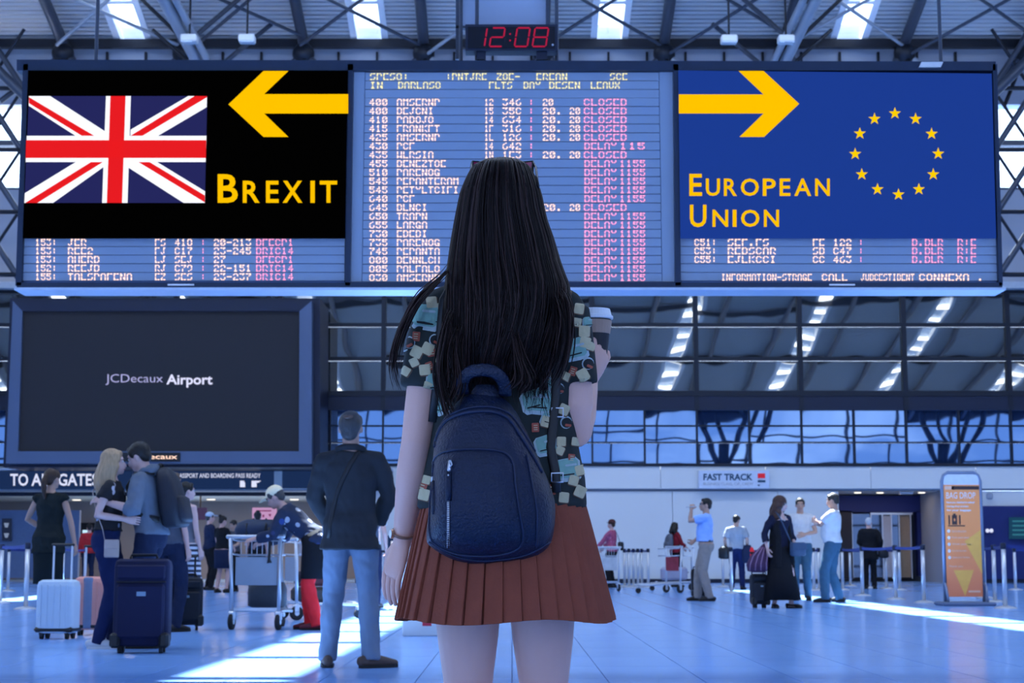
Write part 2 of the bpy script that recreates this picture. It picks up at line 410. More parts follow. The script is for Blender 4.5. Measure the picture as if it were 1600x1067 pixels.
# steelwork under the roof: rafters, purlins and a fan of struts at the gable
RX = [-32.15 + 3.675 * k for k in range(19)]
RX = [x + 0.05 for x in RX]
for i, x in enumerate(RX):
    for (a, za), (c, zc) in zip(ROOF, ROOF[1:]):
        rod('rafter', (x, a, za - 0.42), (x, c, zc - 0.42), 0.17, M_steel, ceiling)
for y in (-13.5, -4.5, 5, 12.5, 20, 27, 34, 41, 45.6, 49.7):
    o = slab('purlin', (0, y, roof_z(y) - 0.2), (73, 0.22, 0.26), M_mull, ceiling)
near = [x for x in RX if abs(x) < 16.5]
for i, x in enumerate(near):
    zn = roof_z(49.3) - 0.75
    node = B().ell((x, 49.3, zn), (0.34, 0.34, 0.34)).link('truss_node', M_mull, ceiling, smooth=True)
    for dx, dy, dz, r, mm in ((-1.75, -0.35, -1.6, 0.085, M_steel), (1.75, -0.35, -1.5, 0.11, M_steel2 if i % 2 else M_steel), (0.3, -1.1, -1.7, 0.085, M_mull), (-0.75, -0.2, -1.7, 0.06, M_mull)):
        rod('strut', (x, 49.3, zn), (x + dx, 49.3 + dy, zn + dz), r, mm, ceiling)
    # bracing between neighbouring rafters
    if i + 1 < len(near):
        x2 = near[i + 1]
        for (y0, y1) in (((49.2, 45.4) if i % 2 else (45.4, 49.2)), ((45.0, 48.6) if i % 2 else (48.6, 45.0))):
            rod('brace', (x, y0, roof_z(y0) - 0.9), (x2, y1, roof_z(y1) - 0.6), 0.055, M_steel if i % 3 else M_steel2, ceiling, 8)
# two lattice girders running towards the gable
for x in (-8.75, 7.55):
    sgn = -1 if x < 0 else 1
    for dx, r, mm in ((0, 0.155, M_steel2), (sgn * -0.33, 0.10, M_steel2)):
        rod('girder_chord', (x + sgn * 1.15 + dx, 37.0, 16.9), (x + dx, 48.6, 14.2), r, mm, ceiling, 14)
    for k in range(6):
        y0 = 37.5 + 1.9 * k; f = (y0 - 37) / 11.6; zl = 16.9 - 2.7 * f
        xa = x + sgn * 1.15 * (1 - f)
        rod('web_strut', (xa, y0, zl), (xa - sgn * 1.7, y0 + 1.2, roof_z(y0 + 1.2) - 0.5), 0.07, M_steel, ceiling, 8)
        rod('web_strut', (xa, y0, zl), (xa + sgn * 1.9, y0 + 1.5, roof_z(y0 + 1.5) - 0.5), 0.06, M_mull, ceiling, 8)
# outer lattice seen beside the board ends
for sgn, x in ((-1, -14.6), (1, 14.35)):
    for k in range(4):
        z0 = 9.0 + 1.9 * k
        rod('lattice_strut', (x + sgn * 0.1, 48.9, z0), (x + sgn * 1.35, 48.7, z0 + 1.9), 0.09, M_steel, ceiling, 8)
        rod('lattice_strut', (x + sgn * 1.4, 48.9, z0), (x + sgn * 0.15, 48.7, z0 + 1.9), 0.05, M_mull, ceiling, 8)
        rod('lattice_chord', (x - sgn * 0.5, 48.85, z0 + 0.1), (x + sgn * 3.5, 48.85, z0 + 0.1), 0.07, M_mull, ceiling, 8)
    rod('lattice_strut', (x - sgn * 1.5, 48.2, 13.0), (x + sgn * 2.2, 47.6, 16.6), 0.15, M_steel, ceiling)

# ------------------------------------------------------------------ far wall
YW = 50.0
def wz(py): return P(800, py, YW).z
def wx(px): return P(px, 800, YW).x
Z_glass0, Z_glass1 = wz(728), wz(455)
XL, XR = -36.5, 36.5
XA, XB0, XB1 = wx(556), wx(1312), wx(1477)          # passage on the left, doorway recess on the right
Z_open = wz(766)
wall = B().box((0, YW + 0.6, (Z_glass1 + 12.0) / 2), (73, 0.6, 12.0 - Z_glass1)).link('wall_back', M_grey); tag(wall, kind='structure')
slab('wall_panel', (0, YW + 0.6, (14.8 + roof_z(50)) / 2 + 0.3), (73, 0.6, roof_z(50) - 14.8 + 0.8), M_grey, wall)
slab('wall_panel', (0, YW + 0.6, 13.4), (28.6, 0.6, 2.9), M_grey, wall)
for k in range(24):
    slab('rib', (-13.8 + 1.2 * k, YW + 0.24, 15.6), (0.07, 0.12, 1.5), M_mull, wall)
# upper windows beyond both ends of the board
for n_, x0, x1 in ((3, -36.5, -14.3), (4, 14.3, 36.5)):
    w = empty('window_%d' % n_, None, None, ((x0 + x1) / 2, YW + 0.5, 13.4)); tag(w, kind='structure')
    L = x1 - x0; c = int(L / 2.2)
    for k in range(c + 1): slab('mullion', (-L / 2 + L * k / c, 0, 0), (0.16, 0.3, 2.9), M_steel, w)
    for z in (-1.4, 0.1, 1.4): slab('rail', (0, 0, z), (L, 0.3, 0.16), M_steel, w)
    for k in range(c):
        for z, h in ((-0.65, 1.35), (0.75, 1.2)):
            slab('pane', (-L / 2 + L * (k + 0.5) / c, 0.05, z), (L / c - 0.16, 0.02, h), M_clear, w)
# glass storey
win = empty('window_1', None, None, (0, YW, Z_glass0)); tag(win, kind='structure')
BAY = 3.15; X0 = wx(597)
kx = [k for k in range(-11, 13) if abs(X0 + BAY * k) < 36.5]
zr = [wz(v) - Z_glass0 for v in (455, 508, 561, 615)]
z_b1 = wz(641) - Z_glass0
for k in kx:
    slab('mullion', (X0 + BAY * k, -0.02, (zr[0] + z_b1) / 2), (0.14, 0.16, zr[0] - z_b1), M_mull, win)
    for q in (0, 0.5): slab('mullion', (X0 + BAY * (k + q), -0.02, z_b1 / 2), (0.05, 0.1, z_b1), M_mull, win)
for i, z in enumerate(zr): slab('rail', (0, -0.03, z), (73, 0.16, 0.16 if i in (0, 3) else 0.11), M_mull, win)
slab('spandrel', (0, 0.02, (zr[3] + z_b1) / 2), (73, 0.2, zr[3] - z_b1), M_dknavy, win)
for f in (0.0, 0.42, 0.72): slab('rail', (0, -0.03, max(0.03, z_b1 * f)), (73, 0.1, 0.09 if f == 0 else 0.04), M_mull, win)
def pane(cx, z0, z1, w, m=None):
    o = slab('pane', (cx, 0.05, (z0 + z1) / 2), (w, 0.03, z1 - z0), m or M_reflect, win)
    o.rotation_euler = (random.gauss(0, 0.0018), 0, random.gauss(0, 0.0022))
for k in kx:
    if abs(X0 + BAY * (k + 0.5)) > 36: continue
    for i in range(3): pane(X0 + BAY * (k + 0.5), zr[i + 1] + 0.06, zr[i] - 0.06, BAY - 0.12)
    for q in (0.25, 0.75):
        if abs(X0 + BAY * (k + q)) < 26:
            pane(X0 + BAY * (k + q), 0.04, z_b1 * 0.42 - 0.02, BAY / 2 - 0.04, M_reflect2); pane(X0 + BAY * (k + q), z_b1 * 0.42 + 0.02, z_b1, BAY / 2 - 0.04, M_reflect2)
slab('ledge', (0, -0.22, Z_glass1 - Z_glass0 + 0.12), (73, 0.5, 0.2), mat('pale_ledge', (0.5, 0.52, 0.56), 0.4), win)
# white fascia and wall panels under the glass
zf0, zf1 = Z_open, Z_glass0
k = 0; x = XA - 0.4 + 0.4
fa0 = XA
cur = -36.5
while cur < 36.5:
    w = min(3.15, 36.5 - cur)
    slab('fascia_panel', (cur + w / 2, YW + 0.12, (zf0 + zf1) / 2 + 0.02), (w - 0.012, 0.3, zf1 - zf0 - 0.06), M_white, wall, 0.004); cur += 3.15
slab('wall_backing', ((XA + XB0) / 2, YW + 0.5, 1.4), (XB0 - XA, 0.3, 2.9), M_grey, wall)
slab('fascia_groove', (0, YW + 0.3, (zf0 + zf1) / 2), (73, 0.3, zf1 - zf0), M_grey, wall)
cur = XA
while cur < XB0 - 0.1:
    w = min(3.16, XB0 - cur)
    slab('wall_panel', (cur + w / 2, YW + 0.25, zf0 / 2 - 0.01), (w - 0.012, 0.3, zf0 - 0.03), M_white, wall, 0.004); cur += 3.16
slab('wall_panel', ((XB1 + 36.5) / 2, YW + 0.25, zf0 / 2 - 0.01), (36.5 - XB1, 0.3, zf0 - 0.02), M_white, wall)
for x0, x1 in ((XA, XB0), (XB1, 36.5)):
    slab('skirting', ((x0 + x1) / 2, YW + 0.06, 0.06), (x1 - x0, 0.1, 0.12), M_dknavy, wall)
cur = XB1 + 0.9
while cur < 22:
    slab('blue_panel', (cur + 1.25, YW + 0.05, wz(791) / 2 + 0.06), (2.49, 0.14, wz(791) - 0.1), M_navy, wall, 0.004); cur += 2.5
# passage on the left
slab('passage_ceiling', ((XL + XA) / 2, YW + 5.2, Z_open + 0.05), (XA - XL, 10, 0.1), M_soffit, wall)
slab('passage_wall', ((XL + XA) / 2, YW + 10.2, 1.4), (XA - XL, 0.2, 2.9), mat('passage_wall', (0.26, 0.24, 0.26), 0.6, var=0.15, vscale=0.5), wall)
slab('passage_side', (XA + 0.1, YW + 5.2, 1.4), (0.2, 10, 2.8), M_white, wall)
slab('passage_beam', ((XL + XA) / 2, YW + 1.6, Z_open - 0.05), (XA - XL, 0.3, 0.12), M_dknavy, wall)
slab('passage_partition', ((XL + wx(92)) / 2, YW + 2.5, 1.17), (wx(92) - XL, 0.2, 2.1), mat('blue_grey_panel', (0.16, 0.22, 0.36), 0.5), wall)
for px, py, pc in ((52, 800, 0), (196, 792, 0), (140, 783, 0), (262, 780, 0), (352, 778, 0), (430, 782, 0), (505, 776, 0), (330, 790, 1), (460, 789, 1), (120, 790, 1)):
    p = P(px, 770, YW + 1.0 + 5.5 * pc + random.uniform(0, 2.4)); o = B().rings([(Z_open - 0.03, 0.14, 0.14, p.x, p.y), (Z_open + 0.01, 0.16, 0.16, p.x, p.y)], 14).link('downlight', M_lampwhite, wall)
# a doorway of four bright panes deep in the passage
d5 = empty('door_1', None, None, P(127, 843, YW + 9.9)); tag(d5, kind='structure')
dw = P(141, 843, YW + 9.9).x - P(113, 843, YW + 9.9).x
slab('leaf', (0, 0.05, 0), (dw * 1.5, 0.06, 1.2), M_mull, d5)
for i in (-1, 1):
    for j in (-1, 1): slab('pane', (i * dw * 0.24, 0, j * 0.19), (dw * 0.36, 0.03, 0.3), emis('daylit_pane', (0.55, 0.8, 1.0), 1.1), d5)
# doorway recess on the right
slab('recess_ceiling', ((XB0 + XB1) / 2, YW + 3.2, Z_open + 0.05), (XB1 - XB0, 6, 0.1), M_soffit, wall)
slab('recess_wall', ((XB0 + XB1) / 2, YW + 6.2, 1.4), (XB1 - XB0, 0.2, 2.8), mat('recess_wall', (0.3, 0.29, 0.3), 0.6, var=0.2, vscale=0.8), wall)
slab('recess_side', (XB0 - 0.08, YW + 3.3, 1.35), (0.16, 5.8, 2.95), M_white, wall); slab('recess_side', (XB1 + 0.08, YW + 3.3, 1.35), (0.16, 5.8, 2.95), M_grey, wall)
YD = YW + 3.0
pxslab('header', 1310, 774, 1449, 800, YD, 0.5, M_navy, wall)
pxslab('post', 1434, 798, 1449, 900, YD, 0.3, M_navy, wall)
pxslab('post', 1312, 798, 1332, 904, YD, 0.3, mat('dark_bronze', (0.03, 0.025, 0.03), 0.5), wall)
pxslab('door_leaf', 1407, 802, 1424, 902, YD + 0.15, 0.06, mat('tan_door', (0.36, 0.26, 0.17), 0.6), wall)
pxslab('door_leaf', 1381, 806, 1394, 902, YD + 0.1, 0.06, mat('pale_door', (0.5, 0.5, 0.55), 0.5), wall)
for a_, b_ in ((1333, 1362), (1363, 1380), (1395, 1406)): pxslab('pane', a_, 803, b_, 902, YD + 0.1, 0.02, glass('grey_glass', (0.55, 0.6, 0.7), 0.15), wall)
for a_ in (1332, 1362, 1380, 1394, 1406, 1424): pxslab('door_frame', a_ - 0.8, 801, a_ + 0.8, 904, YD + 0.05, 0.1, M_chrome, wall)
pxslab('door_rail', 1360, 801, 1426, 804, YD + 0.02, 0.1, M_chrome, wall)
for a_ in (1452, 1462, 1472): pxslab('door_frame', a_ - 0.7, 802, a_ + 0.7, 904, YD, 0.08, M_chrome, wall)
for y_ in (835, 868): pxslab('door_rail', 1450, y_ - 1, 1474, y_ + 1, YD, 0.08, M_chrome, wall)
for px in (1340, 1375, 1440, 1462):
    p = P(px, 770, YW + random.uniform(0.8, 2.4)); B().rings([(Z_open - 0.03, 0.1, 0.1, p.x, p.y), (Z_open + 0.01, 0.12, 0.12, p.x, p.y)], 12).link('downlight', M_lampwhite, wall)
# lights of the two rooms behind the openings
for n_, loc, e, sx in (('passage_lamp', ((wx(0) + XA) / 2, YW + 4.6, Z_open - 0.06), 420, 9.0), ('recess_lamp', ((XB0 + XB1) / 2, YW + 1.7, Z_open - 0.06), 14, 2.4)):
    ld = bpy.data.lights.new(n_, 'AREA'); ld.shape = 'RECTANGLE'; ld.size = sx; ld.size_y = 1.0; ld.energy = e; ld.color = (1.0, 0.80, 0.60)
    lo = bpy.data.objects.new(n_, ld); COL.objects.link(lo); lo.location = loc
# side walls
for n_, x in (('wall_left', -36.8), ('wall_right', 36.8)):
    o = B().box((x, 18, 7.5), (0.5, 65, 15)).link(n_, M_grey); tag(o, kind='structure')
# street front behind the camera: sky shows through it and in the glass storey opposite
fac = empty('window_2', None, None, (0, -13.8, 0)); tag(fac, kind='structure')
for k in range(-11, 12): slab('mullion', (k * 3.3, 0, 5.4), (0.14, 0.25, 10.8), M_mull, fac)
for z in (0.1, 3.0, 5.4, 7.4, 9.0, 10.9): slab('rail', (0, 0, z), (73, 0.2, 0.14 if z < 10 else 0.7), M_mull, fac)
for k in range(-2, 3):
    x = k * 14.7 + 0.1
    rod('column', (x, 1.2, 0), (x, 1.2, 8.6), 0.42, M_mull, fac, 14)
    for s in (-1, 1):
        rod('branch', (x, 1.2, 6.2), (x + s * 2.3, 1.2, 10.9), 0.2, M_mull, fac, 10); rod('branch', (x, 1.2, 7.8), (x + s * 1.1, 1.2, 10.9), 0.16, M_mull, fac, 10)
# ------------------------------------------------------------------ departure board
YB = 12.0
M_led = mat('led_face', (0.20, 0.27, 0.38), 0.30, var=0.05, vscale=1.0, emit=0.10)
M_pink = emis('led_pink', (1.0, 0.34, 0.56), 1.3); M_orange = emis('led_peach', (1.0, 0.66, 0.55), 1.5); M_yellowled = emis('led_yellow', (1.0, 0.88, 0.42), 1.1)
board = empty('departure_board', 'wide three-screen flight departure board with dark frame hung under the roof', 'board', P(800, 446, YB))
bo = Vector(board.location)
def onboard(o): o.parent = board; o.location = o.location - bo; return o
def flatpx(b, name, m, parent, Y):
    o = b.link(name, m); o.parent = parent; o.location = -Vector(parent.location); return o
# housing: dark frame bars around and between the three screens
b = B()
for pts in ([(26, 93), (1556, 96), (1556, 110), (26, 110)], [(26, 441), (1566, 441), (1566, 449), (26, 449)]): pxpoly(b, pts, YB - 0.05, 0.22)
flatpx(b, 'frame', mat('board_frame', (0.014, 0.026, 0.055), 0.4, metal=0.2, var=0.08), board, YB)
b = B(); pxpoly(b, [(40, 100), (1553, 100), (1564, 446), (28, 446)], YB + 0.03, 0.15); flatpx(b, 'housing', M_dknavy, board, YB)
for pts in ([(36, 100), (44, 100), (33, 446), (24, 446)], [(543, 100), (552, 100), (547, 446), (539, 446)], [(1052, 100), (1060, 100), (1064, 446), (1055, 446)], [(1551, 100), (1558, 100), (1567, 446), (1561, 446)]):
    b = B(); pxpoly(b, pts, YB - 0.05, 0.22); flatpx(b, 'frame_post', mat('board_frame', 'x'), board, YB)
b = B(); pxpoly(b, [(22, 449), (1572, 449), (1572, 453), (22, 453)], YB - 0.06, 0.28); flatpx(b, 'bottom_rail', mat('pale_rail', (0.45, 0.5, 0.6), 0.3, metal=0.3), board, YB)
b = B(); pxpoly(b, [(1440, 96.5), (1474, 96.5), (1470, 105), (1436, 105)], YB - 0.08, 0.05); flatpx(b, 'maker_plate', M_chrome, board, YB)
b = B()
for x0, x1 in ((262, 303), (1296, 1336)): pxpoly(b, [(x0, 443.5), (x1, 443.5), (x1, 446), (x0, 446)], YB - 0.056, 0.01)
flatpx(b, 'maker_plate', M_chrome, board, YB)
# 5 x 7 lamps per character; the refresh of the lamps leaves their middle dark
FONT = {'A': '0e11111f111111', 'B': '1e11111e11111e', 'C': '0e11101010110e', 'D': '1e11111111111e', 'E': '1f10101e10101f', 'F': '1f10101e101010', 'G': '0e11101713110f',
        'H': '1111111f111111', 'I': '0e04040404040e', 'J': '0702020202120c', 'K': '11121418141211', 'L': '1010101010101f', 'M': '111b1515111111', 'N': '11191915131311', 'O': '0e11111111110e',
        'P': '1e11111e101010', 'R': '1e11111e141211', 'S': '0f10100e01011e', 'T': '1f040404040404', 'U': '1111111111110e', 'V': '11111111110a04', 'W': '11111115151b11', 'X': '11110a040a1111',
        'Y': '11110a04040404', 'Z': '1f01020408101f', '0': '0e11131519110e', '1': '040c040404040e', '2': '0e11010608101f', '3': '1f02040201110e', '4': '02060a121f0202', '5': '1f101e0101110e',
        '6': '0608101e11110e', '7': '1f010204080808', '8': '0e11110e11110e', '9': '0e11110f01020c', ':': '00040400040400', '.': '00000000000c0c', '-': '0000001f000000', 'Q': '0e11111115120d', '!': '04040404040004'}
FONT = {k: [int(v[i:i + 2], 16) for i in range(0, 14, 2)] for k, v in FONT.items()}
def led(b, s, x0, x1, yc, h=10.5, whole=False):
    """A run of lamp characters between two pixel columns."""
    cw = (x1 - x0) / len(s)
    for i, ch in enumerate(s.upper()):
        g = FONT.get(ch)
        if not g: continue
        for r in range(7):
            if r == 3 and ch not in '-:.': continue
            c4 = g[r]
            for cols, xo, xi in (((4, 3), .02, .20), ((0, 1), .70, .50), ((2, 2), .34, .34)):
                o_, i_ = c4 >> cols[0] & 1, c4 >> cols[1] & 1
                if cols[0] == 2 and ch not in '-:.1IT!': continue
                if not (o_ or i_): continue
                if o_ and i_: lo, hi = min(xo, xi), max(xo, xi) + .2
                else: lo = xo if o_ else xi; hi = lo + .21
                xa = x0 + i * cw + cw * lo * .9; xb = x0 + i * cw + cw * hi * .9
                ya = yc - h / 2 + h * r / 7; yb = ya + h / 7 + 0.3
                q = [P(u, v, YB - 0.009) for u, v in ((xa, yb), (xb, yb), (xb, ya), (xa, ya))]
                b.add(q, [(0, 1, 2, 3)])
def ledline(parts, name='lettering'):
    """One printed line: lettering in up to three lamp colours, one mesh."""
    b = B()
    for k, s, x0, x1, yc in parts: b.cm = k; led(b, s, x0, x1, yc)
    o = flatpx(b, name, [M_orange, M_pink, M_yellowled], board, YB); o['kind'] = 'stuff'; return o
def rows(tag_, xs, ys):
    for (ya, yb) in ys:
        b = B(); f = lambda y: (y - 110) / 335.0
        l0, l1, r0, r1 = xs
        L = lambda y: l0 + (l1 - l0) * f(y); Rr = lambda y: r0 + (r1 - r0) * f(y)
        pxpoly(b, [(L(ya), ya), (Rr(ya), ya), (Rr(yb), yb), (L(yb), yb)], YB - 0.006, 0.02); flatpx(b, 'lamp_row', M_led, board, YB)
PIT = 13.7
ym = [159.5 + PIT * k for k in range(21)]
b = B(); pxpoly(b, [(553, 110), (1051, 110), (1054, 441), (548, 441)], YB + 0.01, 0.015); flatpx(b, 'screen_back', mat('led_gap', (0.09, 0.16, 0.34), 0.5), board, YB)
rows('m', (571, 566, 1029, 1034), [(y - 6.2, y + 6.2) for y in [119.5, 133, 146.5] + ym])
for a_, b_ in (([(553, 111), (570, 111), (566, 440), (548, 440)]), ([(1030, 111), (1051, 111), (1054, 440), (1035, 440)])) and (([(553, 111), (570, 111), (565, 440), (548, 440)], 0), ([(1030, 111), (1051, 111), (1054, 440), (1035, 440)], 0)):
    b = B(); pxpoly(b, a_, YB - 0.005, 0.02); flatpx(b, 'screen_margin', M_led, board, YB)
ledline([(2, 'SPESO:', 578, 640, 119.5), (2, ':PNTJRE', 697, 762, 119.5), (2, 'ZOE-', 776, 814, 119.5), (2, 'EREAN', 838, 888, 119.5), (2, 'SCE', 953, 982, 119.5)], 'lettering')
ledline([(2, 'IN', 578, 600, 133), (2, 'DARLASO', 622, 690, 133), (2, 'FLTS', 764, 802, 133), (2, 'DAY', 818, 846, 133), (2, 'DESEN', 858, 908, 133), (2, 'LEAUX', 923, 970, 133)], 'lettering')
T_ = '400 400 410 415 425 430 435 455 510 545 545 640 645 650 655 730 735 745 800 805 830'.split()
D_ = 'AMSERNP BEJCNI PADOJO FRANKFT AMSERNP PCF WLRSIA BENEZTOE PARENOG PEPANTERAM PETYLTCIFI PCF BLNCI TRAPN LARGA EDEDI PARENOG PEPANTA BENNLCH PALFALO AMSERNP'.split()
N_ = ['346', '35C', '634', '316', '126', '642', '1E3']
for k, y in enumerate(ym):
    d = D_[k]; pr = [(0, T_[k], 577, 607, y), (0, d, 620, 620 + 9.8 * len(d), y)]
    if k < 7:
        pr += [(0, ['12', '15', '14', '1F', '1L', '14', '1N'][k], 757, 772, y), (0, N_[k], 785, 816, y), (1, ':', 826, 836, y)]
    if k in (0, 1, 2, 3, 4, 6, 12): pr += [(0, '20.' if k else '20', 848, 880 if k else 866, y)]
    if k in (1, 2, 3, 4, 6, 12): pr += [(0, '20', 890, 908, y)]
    if k in (0, 1, 2, 3, 4, 6, 12): pr += [(1, 'CLOSED', 912, 981, y)]
    else: pr += [(1, 'DELAY', 913, 965, y), (1, '1155'[:3] if k == 5 else '1155', 968, 1010, y)]
    ledline(pr)
# what shows of the left and right screens under their posters
b = B(); pxpoly(b, [(36, 372), (539, 372), (538, 441), (34, 441)], YB + 0.01, 0.015); flatpx(b, 'screen_back', mat('led_gap', 'x'), board, YB)
b = B(); pxpoly(b, [(1063, 372), (1557, 372), (1560, 441), (1064, 441)], YB + 0.01, 0.015); flatpx(b, 'screen_back', mat('led_gap', 'x'), board, YB)
yl = [378.5, 391.8, 405.2, 418.8, 432.2]
rows('l', (37, 34, 541, 538), [(y - 6.1, y + 6.1) for y in yl]); rows('r', (1061, 1064, 1552, 1560), [(y - 6.1, y + 6.1) for y in yl])
for k, (a_, d_, f_, n_, s_, e_) in enumerate((('153', 'JER', 'FS', '418', '20-213', 'DFECP1'), ('153', 'REE2', 'FJ', 'C17', '23-245', 'DRIC14'), ('153', 'AHERD', 'LJ', 'SEJ', '27', 'DFECP1'), ('152', 'REEJD', 'RJ', 'C79', '22-151', 'DRIC14'), ('155', 'TALSPAFENA', 'EZ', 'SES', '23-237', 'DRIC14'))):
    ledline([(0, a_ + ':', 55, 90, yl[k]), (0, d_, 106, 106 + 10.2 * len(d_), yl[k]), (0, f_, 242, 260, yl[k]), (0, n_, 273, 302, yl[k]), (1, ':', 314, 322, yl[k]), (0, s_, 334, 334 + 10 * len(s_), yl[k]), (1, e_, 400, 460, yl[k])])
for k, (a_, d_, f_, n_, e_) in enumerate((('C51', 'SEF.FS', 'FE', '122', 'D.BLR'), ('C53', 'REDSCAR', 'SD', 'C47', 'D.BLR'), ('C55', 'EJLKCCI', 'CC', '463', 'D.BLR'))):
    ledline([(0, a_ + ':', 1085, 1121, yl[k]), (0, d_, 1137, 1137 + 11 * len(d_), yl[k]), (0, f_, 1270, 1290, yl[k]), (0, n_, 1302, 1332, yl[k]), (1, ':', 1342, 1350, yl[k]), (1, e_, 1425, 1475, yl[k]), (1, 'R:E', 1496, 1527, yl[k])])
ledline([(0, 'INFORMATION-STRAGE', 1127, 1270, 433), (0, 'CALL', 1284, 1326, 433), (0, 'JUDCESTIDENT', 1345, 1430, 433), (0, 'CONNEXA', 1436, 1516, 433), (0, '.', 1528, 1538, 433)])
# hangers behind the board
for px in (150, 720, 745, 870, 1470):
    a_ = P(px, 96, YB + 0.12); rod('hanger', Vector((a_.x, YB + 0.12, a_.z - 0.05)) - bo, Vector((a_.x, YB + 0.12, 16.5)) - bo, 0.014, M_steel, board, 8)

# the two posters covering the upper part of the outer screens
K = 2.3196
def crop(pts, ox=0.0, oy=0.0): return [(ox + x / K, oy + y / K) for x, y in pts]
def poster(name, label, outline, m, Y):
    b = B(); pxpoly(b, outline, Y, 0.02); o = b.link(name, m); tag(o, label, 'sign'); return o
def lay(parent, name, polys, m, Y):
    b = B()
    for p in polys: pxpoly(b, p, Y, 0.003)
    o = b.link(name, m); o.parent = parent; return o
S_black = emis('print_black', (0.0005, 0.0005, 0.0005), 1.0); S_blue = emis('print_blue', '1b3a8a'); S_yel = emis('print_yellow', 'fcbf00'); S_red = emis('print_red', 'e41b20')
S_white = emis('print_white', 'fbfbfd'); S_fblue = emis('print_flag_blue', '242658'); S_star = emis('print_star', 'ffcc00')  # posters are no lamps; emission holds their colours whatever light falls on them
Yp = YB - 0.075
brex = poster('exit_poster', 'black poster with a union flag, a yellow left arrow and BREXIT', [(44, 110), (543.5, 110), (538.5, 372), (35.5, 372)], S_black, Yp)
fl = lay(brex, 'flag', [crop([(105, 348), (751, 348), (742, 735), (88, 735)])], S_fblue, Yp - 0.004)
lay(fl, 'white_saltire', [crop(p) for p in ([(105, 348), (182, 348), (384, 478), (384, 495), (278, 495), (104, 383)], [(750, 348), (749, 388), (567, 495), (473, 495), (473, 470), (682, 348)],
    [(88, 735), (90, 700), (278, 585), (375, 585), (375, 605), (192, 735)], [(465, 585), (566, 585), (743, 693), (742, 735), (665, 735), (465, 607)])], S_white, Yp - 0.008)
lay(fl, 'red_saltire', [crop(p) for p in ([(105, 352), (345, 494), (288, 494), (104, 385)][:2] + [(300, 494), (105, 374)], [(705, 348), (750, 348), (750, 352), (512, 494), (470, 494)],
    [(92, 735), (332, 586), (374, 586), (135, 735)], [(500, 586), (540, 586), (742, 708), (742, 733)])], S_red, Yp - 0.012)
lay(fl, 'white_cross', [crop([(384, 348), (474, 348), (462, 735), (370, 735)]), crop([(97, 492), (748, 492), (745, 587), (93, 587)])], S_white, Yp - 0.016)
lay(fl, 'red_cross', [crop([(400, 348), (455, 348), (442, 735), (387, 735)]), crop([(95, 508), (747, 508), (746, 572), (93, 572)])], S_red, Yp - 0.020)
lay(brex, 'arrow', [crop([(828, 378), (955, 257), (1045, 257), (957, 341), (1262, 341), (1262, 411), (957, 411), (1045, 496), (955, 496)])], S_yel, Yp - 0.004)
b = B()
for s, x0, y0, x1, y1 in (('B', 789, 631, 862, 735), ('R', 880, 655, 941, 735), ('E', 964, 655, 1010, 735), ('X', 1024, 655, 1096, 735), ('I', 1125, 655, 1141, 735), ('T', 1159, 655, 1222, 735)):
    pxtext(b, s, x0 / K, y0 / K, x1 / K, y1 / K, Yp - 0.006, 0.018)
o = b.link('lettering', S_yel); o.parent = brex
euro = poster('union_poster', 'blue poster with a ring of gold stars, a yellow right arrow and EUROPEAN UNION', [(1060, 110), (1549.5, 115), (1556.5, 372), (1063.5, 372)], S_blue, Yp)
lay(euro, 'arrow', [crop([(48, 342), (355, 342), (265, 257), (355, 257), (484, 376), (357, 496), (268, 496), (355, 411), (48, 411)], 1040)], S_yel, Yp - 0.004)
b = B()
def spread(b, s, x0, y0, x1, y1, wts, gap):
    tot = sum(wts) + gap * (len(s) - 1); x = x0
    for ch, w_ in zip(s, wts):
        e = x + (x1 - x0) * w_ / tot; pxtext(b, ch, x, y0, e, y1, Yp - 0.006, 0.016); x = e + (x1 - x0) * gap / tot
spread(b, 'E', 1040 + 86 / K, 630 / K, 1040 + 132 / K, 710 / K, [1], 0)
spread(b, 'UROPEAN', 1040 + 146 / K, 647 / K, 1040 + 595 / K, 710 / K, [50, 46, 64, 46, 38, 60, 52], 14)
spread(b, 'U', 1040 + 88 / K, 742 / K, 1040 + 148 / K, 823 / K, [1], 0)
spread(b, 'NION', 1040 + 170 / K, 760 / K, 1040 + 411 / K, 822 / K, [56, 14, 66, 54], 16)
o = b.link('lettering', S_yel); o.parent = euro
for cx, cy in ((831, 411), (906, 431), (964, 485), (988, 557), (970, 632), (918, 686), (844, 705), (768, 686), (711, 632), (687, 558), (704, 484), (757, 431)):
    pts = [(1040 + (cx + (23 if i % 2 == 0 else 9) * sin(pi * i / 5)) / K, (cy - (23 if i % 2 == 0 else 9) * cos(pi * i / 5)) / K) for i in range(10)]
    b = B(); c = P(1040 + cx / K, cy / K, Yp - 0.004); q = [P(x, y, Yp - 0.004) for x, y in pts]
    b.add([c] + q, [(0, i + 1, (i + 1) % 10 + 1) for i in range(10)]); o = b.link('star', S_star); o.parent = euro

